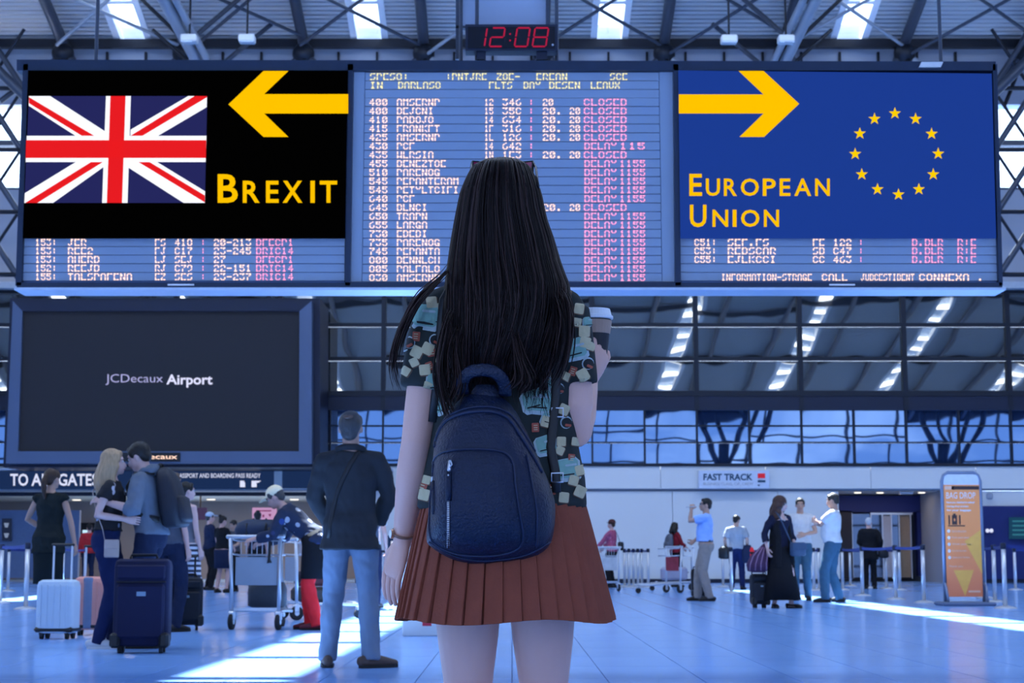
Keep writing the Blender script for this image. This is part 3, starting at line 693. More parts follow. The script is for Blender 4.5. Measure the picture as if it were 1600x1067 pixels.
# ------------------------------------------------------------------ digital clock on the board
YC = 11.97
clock = B(); pxpoly(clock, [(727, 38), (871, 38), (871, 79), (727, 79)], YC, 0.13); clock = clock.link('digital_clock', M_dknavy)
tag(clock, 'dark wall clock with red digits 12:08 standing on the departure board', 'clock')
b = B(); pxpoly(b, [(731, 42), (867, 42), (867, 75), (731, 75)], YC - 0.01, 0.02); o = b.link('clock_face', mat('clock_face', (0.006, 0.006, 0.012), 0.2)); o.parent = clock
SEG = {'1': 'bc', '2': 'abged', '0': 'abcdef', '8': 'abcdefg'}
b = B()
for ch, x0, x1 in (('1', 739, 759), ('2', 767, 787), ('0', 806, 826), ('8', 834, 855)):
    y0, y1 = 43.5, 72.5; ym_ = 58; sl = 2.2; t = 2.3
    def q(xa, ya, xb, yb):
        s_ = lambda x, y: (x + sl * (ym_ - y) / 14, y); 
        if abs(ya - yb) < 1: pts = [s_(xa + 1.4, ya - t / 2), s_(xb - 1.4, ya - t / 2), s_(xb - 0.6, ya), s_(xb - 1.4, ya + t / 2), s_(xa + 1.4, ya + t / 2), s_(xa + 0.6, ya)]
        else: pts = [s_(xa - t / 2, ya + 1.6), s_(xa, ya + 0.6), s_(xa + t / 2, ya + 1.6), s_(xa + t / 2, yb - 1.6), s_(xa, yb - 0.6), s_(xa - t / 2, yb - 1.6)]
        pxpoly(b, pts, YC - 0.014, 0.003)
    S = {'a': (x0, y0, x1, y0), 'g': (x0, ym_, x1, ym_), 'd': (x0, y1, x1, y1), 'f': (x0, y0, x0, ym_), 'e': (x0, ym_, x0, y1), 'b': (x1, y0, x1, ym_), 'c': (x1, ym_, x1, y1)}
    for c in SEG[ch]: q(*S[c])
for y in (53, 63): pxpoly(b, [(796, y - 1.2), (798.4, y - 1.2), (798, y + 1.2), (795.6, y + 1.2)], YC - 0.014, 0.003)
o = b.link('digits', emis('clock_red', (0.42, 0.012, 0.05), 1.0)); o.parent = clock
b = B(); c = P(863.5, 70, YC - 0.01); b.ell(c, (0.009, 0.009, 0.009), 8, 6); o = b.link('sensor', M_chrome, smooth=True); o.parent = clock
for x0, x1 in ((745, 759), (838, 855)):
    b = B(); pxpoly(b, [(x0, 78.5), (x1, 78.5), (x1, 92.6), (x0, 92.6)], YC + 0.03, 0.05); o = b.link('bracket', M_dknavy); o.parent = clock
post = B(); pxpoly(post, [(712, -20), (718, -20), (718, 92), (712, 92)], YC + 0.24, 0.05); post = post.link('support_frame', M_steel)
tag(post, 'grey steel support frame rising behind the digital clock', 'frame')
b = B(); pxpoly(b, [(853, -20), (858, -20), (858, 40), (853, 40)], YC + 0.24, 0.05); o = b.link('upright', M_steel); o.parent = post
b = B(); pxpoly(b, [(712, 40), (858, 40), (858, 44), (712, 44)], YC + 0.24, 0.05); o = b.link('cross_bar', M_steel); o.parent = post
b = B(); pxpoly(b, [(719, -20), (853, -20), (853, 40), (719, 40)], YC + 0.27, 0.015); o = b.link('translucent_sheet', mat('pale_sheet', (0.36, 0.41, 0.52), 0.35, var=0.15, vscale=1.5)); o.parent = post

# floodlights under the roof
for i, (px, py, w_, lab) in enumerate(((296, 61, 26, 'white box floodlight left of the left lattice girder'), (386, 61, 26, 'white box floodlight right of the left lattice girder'), (1139, 62, 26, 'white box floodlight left of the right lattice girder'), (1228, 62, 26, 'white box floodlight right of the right lattice girder'))):
    p = P(px, py, 44); f = B().box((0, 0, 0), (w_ / 2600 * 44, 0.35, 0.2), bev=0.03).link('floodlight', M_white); f.location = p; tag(f, lab, 'lamp')
    o = B().box((0, -0.03, -0.115), (w_ / 2600 * 40, 0.28, 0.03)).link('lens', M_clear, f)
    rod('hanger', (0, 0, 0.08), (0, 0, roof_z(44) - p.z - 0.1), 0.03, M_mull, f, 8)

# ------------------------------------------------------------------ large advertising screen
YS = 47.2
scr = empty('advertising_screen', 'huge dark faintly glowing advertising screen in a grey frame on the left', 'screen', P(250, 722, YS)); so = Vector(scr.location)
def onscr(b, name, m): o = b.link(name, m); o.parent = scr; o.location = -so; return o
b = B()
of, inn = [(20, 470), (487, 470), (487, 724), (9, 724)], [(35, 486), (468, 486), (467, 705), (28, 705)]
M_sframe = mat('screen_frame', (0.085, 0.115, 0.19), 0.35, metal=0.3, var=0.08, vscale=0.5)
for i in range(4): b = B(); pxpoly(b, [of[i], of[(i + 1) % 4], inn[(i + 1) % 4], inn[i]], YS, 0.5); onscr(b, 'frame', M_sframe if i != 0 else M_dknavy)
b = B(); pxpoly(b, [(30, 480), (474, 480), (474, 712), (24, 712)], YS + 0.12, 0.2)
onscr(b, 'screen', mat('dark_screen', (0.016, 0.018, 0.024), 0.5, var=0.06, emit=0.38, spec=0.12))  # emission lifts the dark screen face a little
b = B(); pxpoly(b, [(16, 466), (500, 466), (500, 730), (5, 730)], YS + 0.4, 2.2); onscr(b, 'housing', M_dknavy)
b = B(); pxtext(b, 'JCDecaux', 165, 584.5, 254.5, 601.5, YS + 0.115, -0.006); onscr(b, 'thin_lettering', emis('screen_lilac', (0.46, 0.45, 0.74), 1.0))
b = B(); pxtext(b, 'Airport', 260, 585, 332, 605.5, YS + 0.115, 0.02); onscr(b, 'bold_lettering', emis('screen_white', (0.78, 0.78, 1.0), 1.0))
b = B(); pxpoly(b, [(190, 707), (281, 707), (281, 721), (190, 721)], YS - 0.05, 0.06); onscr(b, 'name_plate', M_black)
b = B(); pxtext(b, 'JCDecaux', 201, 709.5, 277, 719.5, YS - 0.06, 0.01); onscr(b, 'lit_lettering', emis('plate_peach', (1.0, 0.66, 0.50), 1.4))
for px in (70, 240, 420): b = B(); pxpoly(b, [(px - 3, 452), (px + 3, 452), (px + 3, 470), (px - 3, 470)], YS + 0.5, 0.2); onscr(b, 'hanger', M_mull)

# ------------------------------------------------------------------ signs on the fascia
YG = YW - 0.25
S_navy = emis('sign_navy', (0.010, 0.026, 0.085), 1.0); S_ink = emis('sign_white', (0.72, 0.75, 0.95), 1.0)
def fascia_sign(name, label, box, face, Y=YG):
    x0, y0, x1, y1 = box
    b = B(); pxpoly(b, [(x0, y0), (x1, y0), (x1, y1), (x0, y1)], Y, 0.2); o = b.link(name, face); tag(o, label, 'sign'); return o
def letters(o, name, m, items, Y=YG):
    b = B()
    for s, x0, y0, x1, y1, bo_ in items: pxtext(b, s, x0, y0, x1, y1, Y - 0.01, bo_)
    q = b.link(name, m); q.parent = o; return q
g1 = fascia_sign('gate_sign', 'navy overhead sign with large white lettering TO ALL GATES', (-40, 736, 204, 764), S_navy)
letters(g1, 'lettering', S_ink, [('TO', 16, 740, 44, 759, 0.02), ('ALL', 49, 740, 86, 759, 0.02), ('GATES', 91, 740, 153, 759, 0.02)])
g2 = fascia_sign('passport_sign', 'navy overhead sign asking to have passport and boarding pass ready', (207, 736, 428, 764), S_navy)
letters(g2, 'lettering', S_ink, [('HAVE YOUR PASSPORT AND BOARDING PASS READY', 236, 739.5, 407, 746.5, 0.008)])
b = B()
for x in (375, 393):
    pxpoly(b, [(x, 751), (x + 6, 751), (x + 8, 755), (x + 8, 761), (x, 761)], YG - 0.01, 0.004)
pxpoly(b, [(399, 751), (408, 751), (404, 754), (399, 754)], YG - 0.01, 0.004); o = b.link('pictogram', S_ink); o.parent = g2; o['kind'] = 'stuff'
for x0, x1 in ((-40, 430), (438, 614)): pxslab('light_strip', x0, 731.5, x1, 734.5, YG - 0.05, 0.3, mat('strip_metal', (0.45, 0.5, 0.6), 0.3), wall)
pxslab('pier', 428, 735, 441, 765, YG + 0.02, 0.2, M_white, wall)
g3 = fascia_sign('customs_sign', 'navy overhead sign with green dot, NOTHING TO DECLARE, behind the grey blazer', (441, 736, 613, 762.5), S_navy)
letters(g3, 'lettering', S_ink, [('NOTHING TO DECLARE', 540, 739.5, 609, 745.5, 0.01), ('EXIT', 582, 754, 590, 757, 0.01)])
b = B(); c = P(605, 755, YG - 0.01); b.add([(c.x, c.y, c.z)] + [(c.x + 0.105 * cos(2 * pi * i / 20), c.y, c.z + 0.105 * sin(2 * pi * i / 20)) for i in range(20)], [(0, i + 1, (i + 1) % 20 + 1) for i in range(20)])
o = b.link('green_dot', emis('sign_green', (0.06, 0.5, 0.16), 1.0)); o.parent = g3
ft = fascia_sign('fast_track_sign', 'pale sign with dark letters FAST TRACK on the white fascia', (1092, 735, 1202, 763), mat('sign_pale', (0.62, 0.68, 0.80), 0.5))
letters(ft, 'lettering', emis('ink_navy', (0.02, 0.055, 0.14), 1.0), [('FAST TRACK', 1099, 740, 1176, 750.5, 0.03)])
letters(ft, 'small_lettering', emis('ink_grey', (0.2, 0.27, 0.42), 1.0), [('BUSINESS CLASS, CIP, CREW', 1099, 753.8, 1177, 758.6, 0.0)])
b = B(); pxpoly(b, [(1184, 739.5), (1195.5, 739.5), (1195.5, 747), (1184, 747)], YG - 0.012, 0.004); o = b.link('red_mark', emis('mark_red', (0.45, 0.025, 0.05), 1)); o.parent = ft
b = B(); pxpoly(b, [(1184, 750), (1196, 750), (1196, 753.5), (1184, 753.5)], YG - 0.012, 0.004); pxpoly(b, [(1184, 757), (1187, 757), (1187, 759), (1184, 759)], YG - 0.012, 0.004); o = b.link('black_mark', emis('ink_navy', 'x')); o.parent = ft
cs = fascia_sign('ceiling_sign', 'small white hanging sign in the doorway recess ceiling', (1407, 765, 1427, 772), mat('sign_white_board', (0.75, 0.75, 0.78), 0.5), YW + 1.2)
# notice board, icons, screens
nb = fascia_sign('pink_notice', 'pale pink notice board deep in the passage behind the luggage cart', (394, 793, 431, 813), emis('notice_pink', (0.52, 0.29, 0.50), 1.0), YW + 3.0)
b = B(); pxpoly(b, [(400, 797), (424, 797), (424, 799), (400, 799)], YW + 2.99, 0.003); pxpoly(b, [(410, 804), (413, 804), (413, 808), (410, 808)], YW + 2.99, 0.003); pxpoly(b, [(419, 803), (424, 803), (422, 808)], YW + 2.99, 0.003); o = b.link('print', emis('notice_ink', (0.2, 0.03, 0.12))); o.parent = nb
for x0 in (396, 428): rod('leg', P(x0, 812, YW + 3.1), P(x0, 812, YW + 3.1) * 1.0 - Vector((0, 0, P(x0, 812, YW + 3.1).z)), 0.03, M_chrome, nb, 8)
vs = fascia_sign('video_screen', 'dim purple video screen hanging in the passage', (305, 793, 322, 812), emis('dim_purple', (0.05, 0.035, 0.09), 1.0), YW + 4)
rod('hanger', P(313, 794, YW + 4.1), P(313, 794, YW + 4.1) + Vector((0, 0, 1.0)), 0.03, M_mull, vs, 8)
ic = fascia_sign('icon_sign', 'dark panel with two pale pictograms on the blue-grey partition', (3, 810, 17, 845), emis('icon_dark', (0.012, 0.02, 0.05)), YW + 2.3)
b = B()
for y in (820, 836):
    pxpoly(b, [(6, y - 3), (14, y - 3), (12, y + 4), (8, y + 4)], YW + 2.29, 0.003)
o = b.link('pictogram', emis('icon_grey', (0.2, 0.26, 0.4))); o.parent = ic; o['kind'] = 'stuff'
ds = fascia_sign('wall_display', 'teal flight display on the blue wall by the right edge', (1578, 808, 1640, 842), emis('display_teal', (0.010, 0.05, 0.10)), YW - 0.12)
b = B()
for y in (813, 820, 827, 834): pxpoly(b, [(1582, y), (1630, y), (1630, y + 2.5), (1582, y + 2.5)], YW - 0.125, 0.003)
o = b.link('text_row', emis('display_text', (0.03, 0.16, 0.22))); o.parent = ds
wd = fascia_sign('pictogram_plate', 'small white pictogram on the blue wall beside the orange stand', (1540, 825, 1553, 833), mat('plate_blue', (0.02, 0.04, 0.18), 0.5), YW - 0.1)
b = B()
for x in (1543, 1549): c = P(x, 829, YW - 0.11); b.ell(c, (0.06, 0.01, 0.06), 10, 6)
o = b.link('symbol', S_ink); o.parent = wd
sp = B().box((0, 0, 0), (0.2, 0.1, 0.2), bev=0.04).link('wall_speaker', M_grey); sp.location = P(1546, 775, YW - 0.08); tag(sp, 'small round grey wall speaker above the blue panels', 'speaker')
# ------------------------------------------------------------------ queue barriers
_stm = {}
def stanchion(px, py, label, group, belt=None, h=0.98):
    """Post with a weighted foot and a belt head; belt = vector to where its belt ends."""
    g = G(px, py)
    o = empty('queue_post', label, 'barrier', (g.x, g.y, 0), 0, group)
    if not _stm:
        a = B().rings([(0, .17, .17), (.012, .17, .17), (.03, .12, .12), (.045, .05, .05)], 20).link('tmp', M_chrome, smooth=True)
        c = B().tube([(0, 0, .04), (0, 0, .9)], .034, 14).link('tmp', M_chrome, smooth=True)
        d = B().tube([(0, 0, .885), (0, 0, .90), (0, 0, .97), (0, 0, .98)], [.036, .043, .043, .03], 14).link('tmp', M_dknavy, smooth=True)
        for k, q in (('base', a), ('pole', c), ('belt_head', d)): _stm[k] = q.data; bpy.data.objects.remove(q)
    for k in ('base', 'pole', 'belt_head'): place(k, _stm[k], o)
    if belt is not None:
        v = Vector((belt[0] - g.x, belt[1] - g.y, 0)); d = v.normalized()
        a_ = d * 0.045; e_ = v - d * 0.045; b = B(); n = 8
        for z in (0,):
            vs = []; 
            for i in range(n + 1):
                t = i / n; p = a_.lerp(e_, t); sag = -0.02 * 4 * t * (1 - t)
                for side in (-0.0015, 0.0015):
                    w = Vector((-d.y, d.x, 0)) * side
                    vs += [p + w + Vector((0, 0, .91 + sag)), p + w + Vector((0, 0, .96 + sag))]
            fs = []
            for i in range(n):
                q = i * 4
                fs += [(q, q + 4, q + 5, q + 1), (q + 2, q + 3, q + 7, q + 6), (q + 1, q + 5, q + 7, q + 3), (q, q + 2, q + 6, q + 4)]
            b.add(vs, fs)
        b.link('belt', M_belt, o)
    return g
def run(pts, labels, group):
    gs = [G(*p) for p in pts]
    for i, p in enumerate(pts):
        stanchion(p[0], p[1], labels[i], group, gs[i + 1] if i + 1 < len(gs) else None)
run([(1317, 922), (1348, 931), (1400, 937), (1444, 942)], ['queue post nearest the jeans of the man with folded arms', 'steel queue post right of the man with folded arms', 'steel queue post left of the post beside the orange stand', 'steel queue post directly left of the orange stand'], 'front row of barrier posts by the doorway')
run([(1329, 916), (1358, 919), (1385, 920), (1406, 922)], ['rear queue post left of the white-haired man', 'rear queue post in front of the white-haired man', 'rear queue post right of the white-haired man', 'rear queue post behind the front row, nearest the tan door'], 'rear row of barrier posts by the doorway')
run([(1539, 935), (1555, 941), (1571, 951), (1640, 951)], ['queue post half hidden by the right side of the orange stand', 'queue post between the orange stand and the tallest post', 'tallest queue post right of the orange stand', 'queue post beyond the right edge'], 'front posts right of the orange stand')
run([(1587, 922), (1650, 922)], ['rear queue post by the blue wall at the right edge', 'rear queue post beyond the right edge'], 'rear posts right of the orange stand')
run([(976, 917), (983, 918), (990, 917), (997, 918), (1003, 917), (1013, 918)], ['leftmost post of the cluster between two luggage carts', 'second post from left in the cluster between two carts', 'third post from left in the cluster between two carts', 'fourth post from left in the cluster between two carts', 'fifth post from left in the cluster between two carts', 'rightmost post of the cluster between two carts'], 'cluster of posts by the white wall')
run([(1130, 917), (1272, 923), (1280, 922)], ['post behind the man in the light blue shirt', 'post between the white T-shirt man and folded arms man', 'post hidden behind the folded arms man'], 'posts along the white wall')
run([(0, 942), (40, 952)], ['queue post at the left edge', 'queue post left of the woman in black, the tallest here'], 'posts by the passage on the left')
run([(12, 924), (97, 925), (132, 921)], ['rear queue post near the left edge', 'queue post behind the white suitcase handle', 'queue post behind the peach suitcase'], 'posts behind the suitcases')
g0, g1_ = G(976, 917), G(862, 916)
stanchion(1143, 927, 'post in front of the legs of the man with grey shirt and backpack', 'posts along the white wall')
stanchion(862, 916, 'post hidden behind the woman with the backpack', 'posts along the white wall')

# ------------------------------------------------------------------ orange bag drop stand
YD_ = G(1508, 946).y
stand = empty('information_stand', 'orange free-standing bag drop information stand with a grey frame', 'stand', (G(1508, 946).x, YD_, 0))
sx = stand.location.x
SW = 0.62; SH = 2.12
def slocal(px, py): p = P(px, py, YD_); return (p.x - sx, p.z)
def tilt(z): return -0.02 * z
M_or = None
def orange_print():
    m = bpy.data.materials.new('orange_print'); m.use_nodes = True; n, l = m.node_tree.nodes, m.node_tree.links; b = n['Principled BSDF']
    tc = n.new('ShaderNodeTexCoord'); sp_ = n.new('ShaderNodeSeparateXYZ'); l.new(tc.outputs['Object'], sp_.inputs[0])
    mr = n.new('ShaderNodeMapRange'); mr.inputs['From Min'].default_value = 0.1; mr.inputs['From Max'].default_value = 1.2; l.new(sp_.outputs['Z'], mr.inputs['Value'])
    mx = n.new('ShaderNodeMix'); mx.data_type = 'RGBA'; mx.inputs[6].default_value = (0.86, 0.23, 0.10, 1); mx.inputs[7].default_value = (1.0, 0.34, 0.10, 1)
    l.new(mr.outputs[0], mx.inputs[0]); l.new(mx.outputs[2], b.inputs['Base Color']); b.inputs['Roughness'].default_value = 0.35
    return m
M_or = orange_print()
w0 = SW / 2
b = B(); b.box((0, 0.0, 1.03), (SW - 0.05, 0.05, 1.78)); o = b.link('panel', M_or, stand)
fr = [(-w0, 0, 0.06), (-w0, 0, 1.98), (-w0 + .03, 0, 2.07), (-w0 + .1, 0, 2.12), (w0 - .1, 0, 2.12), (w0 - .03, 0, 2.07), (w0, 0, 1.98), (w0, 0, 0.06)]
B().tube(fr, 0.028, 10, up=(0, 1, 0)).link('frame', mat('stand_frame', (0.22, 0.26, 0.36), 0.35, metal=0.4), stand, smooth=True)
B().box((0, 0, 2.0), (SW - 0.05, 0.04, 0.17)).link('top_sheet', mat('stand_top', (0.62, 0.66, 0.74), 0.4), stand)
B().box((0, 0, 0.03), (SW + 0.22, 0.62, 0.06), bev=0.02).link('base', mat('stand_base', (0.13, 0.17, 0.27), 0.5), stand)
for s in (-1, 1): B().tube([(s * w0, -0.2, 0.06), (s * (w0 + .01), -0.1, 0.3), (s * w0, 0, 0.36)], 0.02, 8).link('brace', MATS['stand_frame'], stand, smooth=True)
wt = mat('print_white_ink', (0.82, 0.80, 0.80), 0.5); dk = mat('print_dark_ink', (0.06, 0.035, 0.035), 0.5)
yf = -0.028
b = B(); b.box((0.06, yf, 1.872), (0.44, 0.004, 0.055)); b.link('dark_bar', dk, stand)
b = B(); b.box((-0.2, yf, 1.872), (0.14, 0.004, 0.055)); b.link('pale_bar', mat('print_peach', (0.9, 0.52, 0.36), 0.5), stand)
b = B(); mtext(b, 'BAG DROP', -0.25, 1.70, 0.22, 1.80, yf, 0.0); b.link('heading', wt, stand)
b = B()
for i, (s, x1) in enumerate((('Have you checked in online?', 0.2), ('Use bag drop counters', 0.1), ('for your baggage', 0.14))): mtext(b, s, -0.25, 1.615 - 0.062 * i, x1, 1.655 - 0.062 * i, yf, 0.03)
b.link('lettering', wt, stand)
b = B()
for x, w_, h_ in ((-0.13, 0.08, 0.15), (-0.215, 0.022, 0.15), (-0.045, 0.022, 0.15)): b.box((x, yf, 1.36), (w_, 0.004, h_), bev=0.0)
b.box((-0.13, yf, 1.445), (0.04, 0.004, 0.03)); b.box((-0.1, yf, 1.265), (0.27, 0.004, 0.016)); b.link('suitcase_pictogram', dk, stand)
b = B(); b.prism([(-0.13, 1.33), (-0.115, 1.36), (-0.13, 1.39), (-0.145, 1.36)], yf - 0.004, yf); b.link('pictogram_mark', M_or, stand)
for i in range(5):
    b = B(); b.ell((-0.23, yf, 1.18 - 0.105 * i), (0.024, 0.003, 0.026), 12, 6); b.link('bullet', wt, stand)
    b = B(); mtext(b, ('Check in online', 'Print boarding pass', 'Weigh your bag', 'Go to the counter', 'Drop your bag'), 0, 0, 0, 0, yf) if False else mtext(b, ('Check in online at home', 'Print your pass', 'Weigh your bag', 'Go to the drop counter', 'Leave your luggage')[i], -0.185, 1.16 - 0.105 * i, 0.05 + 0.04 * (i % 3), 1.20 - 0.105 * i, yf, 0.02); b.link('lettering', mat('print_pale_ink', (0.9, 0.55, 0.42), 0.5), stand)
b = B(); mtext(b, 'Thank you', -0.25, 0.60, -0.02, 0.635, yf, 0.02); b.link('lettering', mat('print_pale_ink', 'x'), stand)
b = B(); b.prism([(-0.17, 0.56), (0.0, 0.15), (0.15, 0.56)], yf, yf + 0.003); b.link('light_wedge', mat('print_amber', (1.0, 0.48, 0.10), 0.4), stand)
b = B(); b.prism([(0.285, 0.5), (0.285, 1.2), (0.02, 1.02)], yf, yf + 0.003); b.link('light_wedge', mat('print_amber', 'x'), stand)
b = B(); mtext(b, 'smartwings'[:5] + 'line', 0.05, 0.205, 0.25, 0.24, yf, 0.03) if False else b.box((0.15, yf, 0.222), (0.19, 0.004, 0.03)); b.link('logo_bar', mat('print_peach', 'x'), stand)

# ------------------------------------------------------------------ luggage
def shell_case(name, label, px, py, w, d, h, m, rz=0.0, handle=0.4, ridges=True, dark=None, group=None, soft=False):
    """Upright wheeled suitcase: shell, pull handle, wheels, corners, front face toward -Y."""
    g = G(px, py); o = empty(name, label, 'suitcase', (g.x, g.y + d / 2, 0), rz, group)
    z0 = 0.055; dark = dark or M_black
    b = B(); b.rings([(z0, w / 2 - .03, d / 2 - .03), (z0 + .012, w / 2 - .008, d / 2 - .008), (z0 + .05, w / 2, d / 2), (z0 + h - .06, w / 2, d / 2), (z0 + h - .02, w / 2 - .01, d / 2 - .01), (z0 + h, w / 2 - .04, d / 2 - .04)], 32, power=6.0)
    b.link('shell', m, o, smooth=False)
    if soft:
        b = B(); b.rings([(0, 1, 1)], 8) if False else None
        for yy in (0.72,):
            bb = B(); bb.box((0, -d / 2 - 0.018, z0 + h * 0.40), (w * 0.86, 0.05, h * 0.62), bev=0.02); bb.link('front_pocket', m, o)
            bb = B(); bb.box((0, -d / 2 - 0.012, z0 + h * 0.85), (w * 0.86, 0.035, h * 0.16), bev=0.012); bb.link('top_pocket', m, o)
        bb = B(); bb.tube([(-w * .44, -d / 2 - .004, z0 + h * .735), (w * .44, -d / 2 - .004, z0 + h * .735)], 0.006, 6); bb.link('zip', M_black, o)
        bb = B(); bb.box((w * 0.02, -d / 2 - .045, z0 + h * .60), (w * .16, .006, h * .05)); bb.link('badge', mat('badge_grey', (0.2, 0.28, 0.36), 0.4), o)
        bb = B(); bb.box((-w * 0.3, -d / 2 - .012, z0 + h * .66), (w * .045, .012, h * .055)); bb.link('zip_puller', M_chrome, o)
        for i in (-1, 1):
            bb = B(); bb.box((i * (w / 2 - 0.03), -d / 2 + 0.02, z0 + 0.05), (0.08, d * 0.6, 0.12), bev=0.02); bb.link('corner_guard', dark, o)
        bb = B(); bb.tube([(-.11, 0, z0 + h), (-.1, 0, z0 + h + .03), (.1, 0, z0 + h + .03), (.11, 0, z0 + h)], .012, 8); bb.link('carry_handle', dark, o)
    elif ridges:
        for i in range(5):
            x = (i - 2) * w * .17
            bb = B(); bb.box((x, -d / 2 - .002, z0 + h * .52), (w * .035, .012, h * .80), bev=.005); bb.link('ridge', m, o)
        bb = B(); bb.box((0, 0, z0 + h * .07), (w + .012, d + .012, h * .10), bev=.02); bb.link('base_guard', dark, o)
    for sx_ in (-1, 1):
        for sy in (-1, 1):
            bb = B(); bb.tube([(sx_ * (w / 2 - .06) - .014, sy * (d / 2 - .05), .031), (sx_ * (w / 2 - .06) + .014, sy * (d / 2 - .05), .031)], .031, 12)
            bb.box((sx_ * (w / 2 - .06), sy * (d / 2 - .05), .058), (.04, .05, .03)); bb.link('wheel', M_rubber, o)
    if handle:
        hm = M_chrome if not soft else M_black
        for s in (-1, 1): rod('handle_bar', (s * .09, d * .3, z0 + h - .05), (s * .09, d * .3, z0 + h + handle), .011, hm, o, 8)
        bb = B(); bb.box((0, d * .3, z0 + h + handle), (.23, .03, .028), bev=.01); bb.link('grip', M_black, o)
    return o
shell_case('suitcase', 'pale blue-white hard-shell suitcase pulled by the woman in black', 84, 999, .37, .24, .50, mat('shell_pale', (0.55, 0.64, 0.72), .35, var=.04), rz=-0.12, handle=0.33)
shell_case('suitcase', 'peach suitcase with a grey band behind the blonde woman', 138, 993, .34, .26, .52, mat('shell_peach', (0.80, 0.33, 0.26), .4, var=.05), rz=0.1, handle=0.3)
pe = [o for o in bpy.data.objects if o.get('label', '').startswith('peach suitcase')][0]
B().box((-0.03, 0, 0.32), (0.09, 0.276, 0.50), bev=.012).link('strap', mat('strap_grey', (0.2, 0.24, 0.34), .7), pe)
shell_case('suitcase', 'large navy fabric suitcase standing before the kissing couple', 216, 1021, .45, .24, .70, mat('navy_fabric', (0.004, 0.005, 0.034), .75, var=.1, bump=.15, bscale=220), rz=0.06, handle=0, soft=True)
shell_case('suitcase', 'small black cabin suitcase right of the large navy one', 286, 985, .36, .22, .50, mat('black_fabric', (0.012, 0.014, 0.022), .7, var=.1, bump=.15, bscale=220), rz=0.2, handle=.22, soft=True)
shell_case('suitcase', 'black suitcase behind the legs of the light blue shirt man', 1094, 936, .30, .22, .50, mat('black_case', (0.008, 0.008, 0.012), .6), rz=0.0, handle=0, soft=True)
shell_case('suitcase', 'slim black cabin suitcase held by the woman in the long black dress', 1188, 950, .26, .2, .46, mat('black_fabric', 'x'), rz=0.15, handle=.32, soft=True)
g = G(1188, 950)
def soft_bag(name, label, cat, loc, rings_, m, parts=(), rz=0.0, n=24, power=2.6):
    o = empty(name, label, cat, loc, rz); B().rings(rings_, n, power=power).link('body', m, o, smooth=True); return o
o = soft_bag('striped_bag', 'purple striped soft bag hanging over the slim black cabin suitcase', 'bag', (g.x - 0.04, g.y - 0.04, 0.535), [(0, .05, .05), (.02, .15, .09), (.12, .17, .1), (.25, .13, .09, .03), (.36, .07, .05, .09), (.44, .03, .03, .13)], None or mat('purple_cloth', (0.07, 0.03, 0.075), .8))
for k in range(4): B().tube([(-.13 + .085 * k, -.098, .03), (-.12 + .08 * k, -.112, .13), (-.07 + .07 * k, -.095, .25), (.05 + .03 * k, -.055, .38)], .008, 6).link('stripe', mat('mauve_cloth', (0.30, 0.17, 0.27), .8), o, smooth=True)
B().tube([(.13, 0, .42), (.16, 0, .50), (.17, 0.02, .55)], .014, 8).link('strap', mat('purple_cloth', 'x'), o, smooth=True)

# ------------------------------------------------------------------ luggage carts
M_cart = mat('cart_tube', (0.60, 0.62, 0.66), .3, metal=.6, var=.05)
def cart(label, px, py, rz, group=None):
    """Airport baggage cart; local x is its width, the push handle stands at y = 0, the platform runs to +y."""
    g = G(px, py); o = empty('luggage_cart', label, 'luggage cart', (g.x, g.y, 0), rz, group)
    for s in (-1, 1):
        B().tube([(s * .26, .0, .17), (s * .27, -.01, .55), (s * .28, -.03, .98)], .02, 10).link('upright', M_cart, o, smooth=True)
        B().tube([(s * .26, .0, .20), (s * .20, .55, .19), (s * .10, .95, .17)], .018, 8).link('side_rail', M_cart, o, smooth=True)
        wl_ = B(); wl_.tube([(s * .26 - .022, .0, .085), (s * .26 - .016, .0, .085), (s * .26 + .016, .0, .085), (s * .26 + .022, .0, .085)], [.07, .085, .085, .07], 18); wob = wl_.link('wheel', M_rubber, o)
        hb = B(); hb.tube([(s * .26 - .026, 0, .085), (s * .26 + .026, 0, .085)], .03, 12); hb.link('hub', M_chrome, wob)
        B().box((s * .26, .0, .145), (.07, .06, .10), bev=.012).link('wheel_fork', M_cart, o)
    w3 = B(); w3.tube([(-.02, .92, .06), (.02, .92, .06)], .06, 14); w3.link('wheel', M_rubber, o)
    B().box((0, .92, .13), (.06, .07, .05), bev=.01).link('wheel_fork', M_cart, o)
    B().tube([(-.31, -.03, .985), (.31, -.03, .985)], .022, 12, rnd=True).link('push_bar', M_cart, o, smooth=True)
    for z in (.955, .80): B().tube([(-.27, .02, z), (-.26, .2, z - .01), (.26, .2, z - .01), (.27, .02, z)], .01, 8).link('basket_rail', M_cart, o, smooth=True)
    for k in range(9): rod('basket_wire', (-.24 + .06 * k, .20, .79), (-.24 + .06 * k, .20, .945), .005, M_cart, o, 6)
    B().box((0, .02, .62), (.47, .012, .30), bev=.004).link('advert_board', mat('cart_board', (0.30, 0.33, 0.38), .5, var=.15, vscale=3), o)
    B().box((0, .02, .215), (.52, .03, .03)).link('cross_bar', M_cart, o)
    for k in range(4): B().box((0, .16 + .22 * k, .205), (.46 - .08 * k, .05, .018)).link('deck_slat', M_cart, o)
    return o
c1 = cart('large luggage cart with wire basket behind the grey blazer', 398, 984, -0.18)
def on_cart(c, p): return c.matrix_basis @ Vector(p) if False else Matrix.Translation(c.location) @ Matrix.Rotation(c.rotation_euler.z, 4, 'Z') @ Vector(p)
p = on_cart(c1, (0, .14, .965))
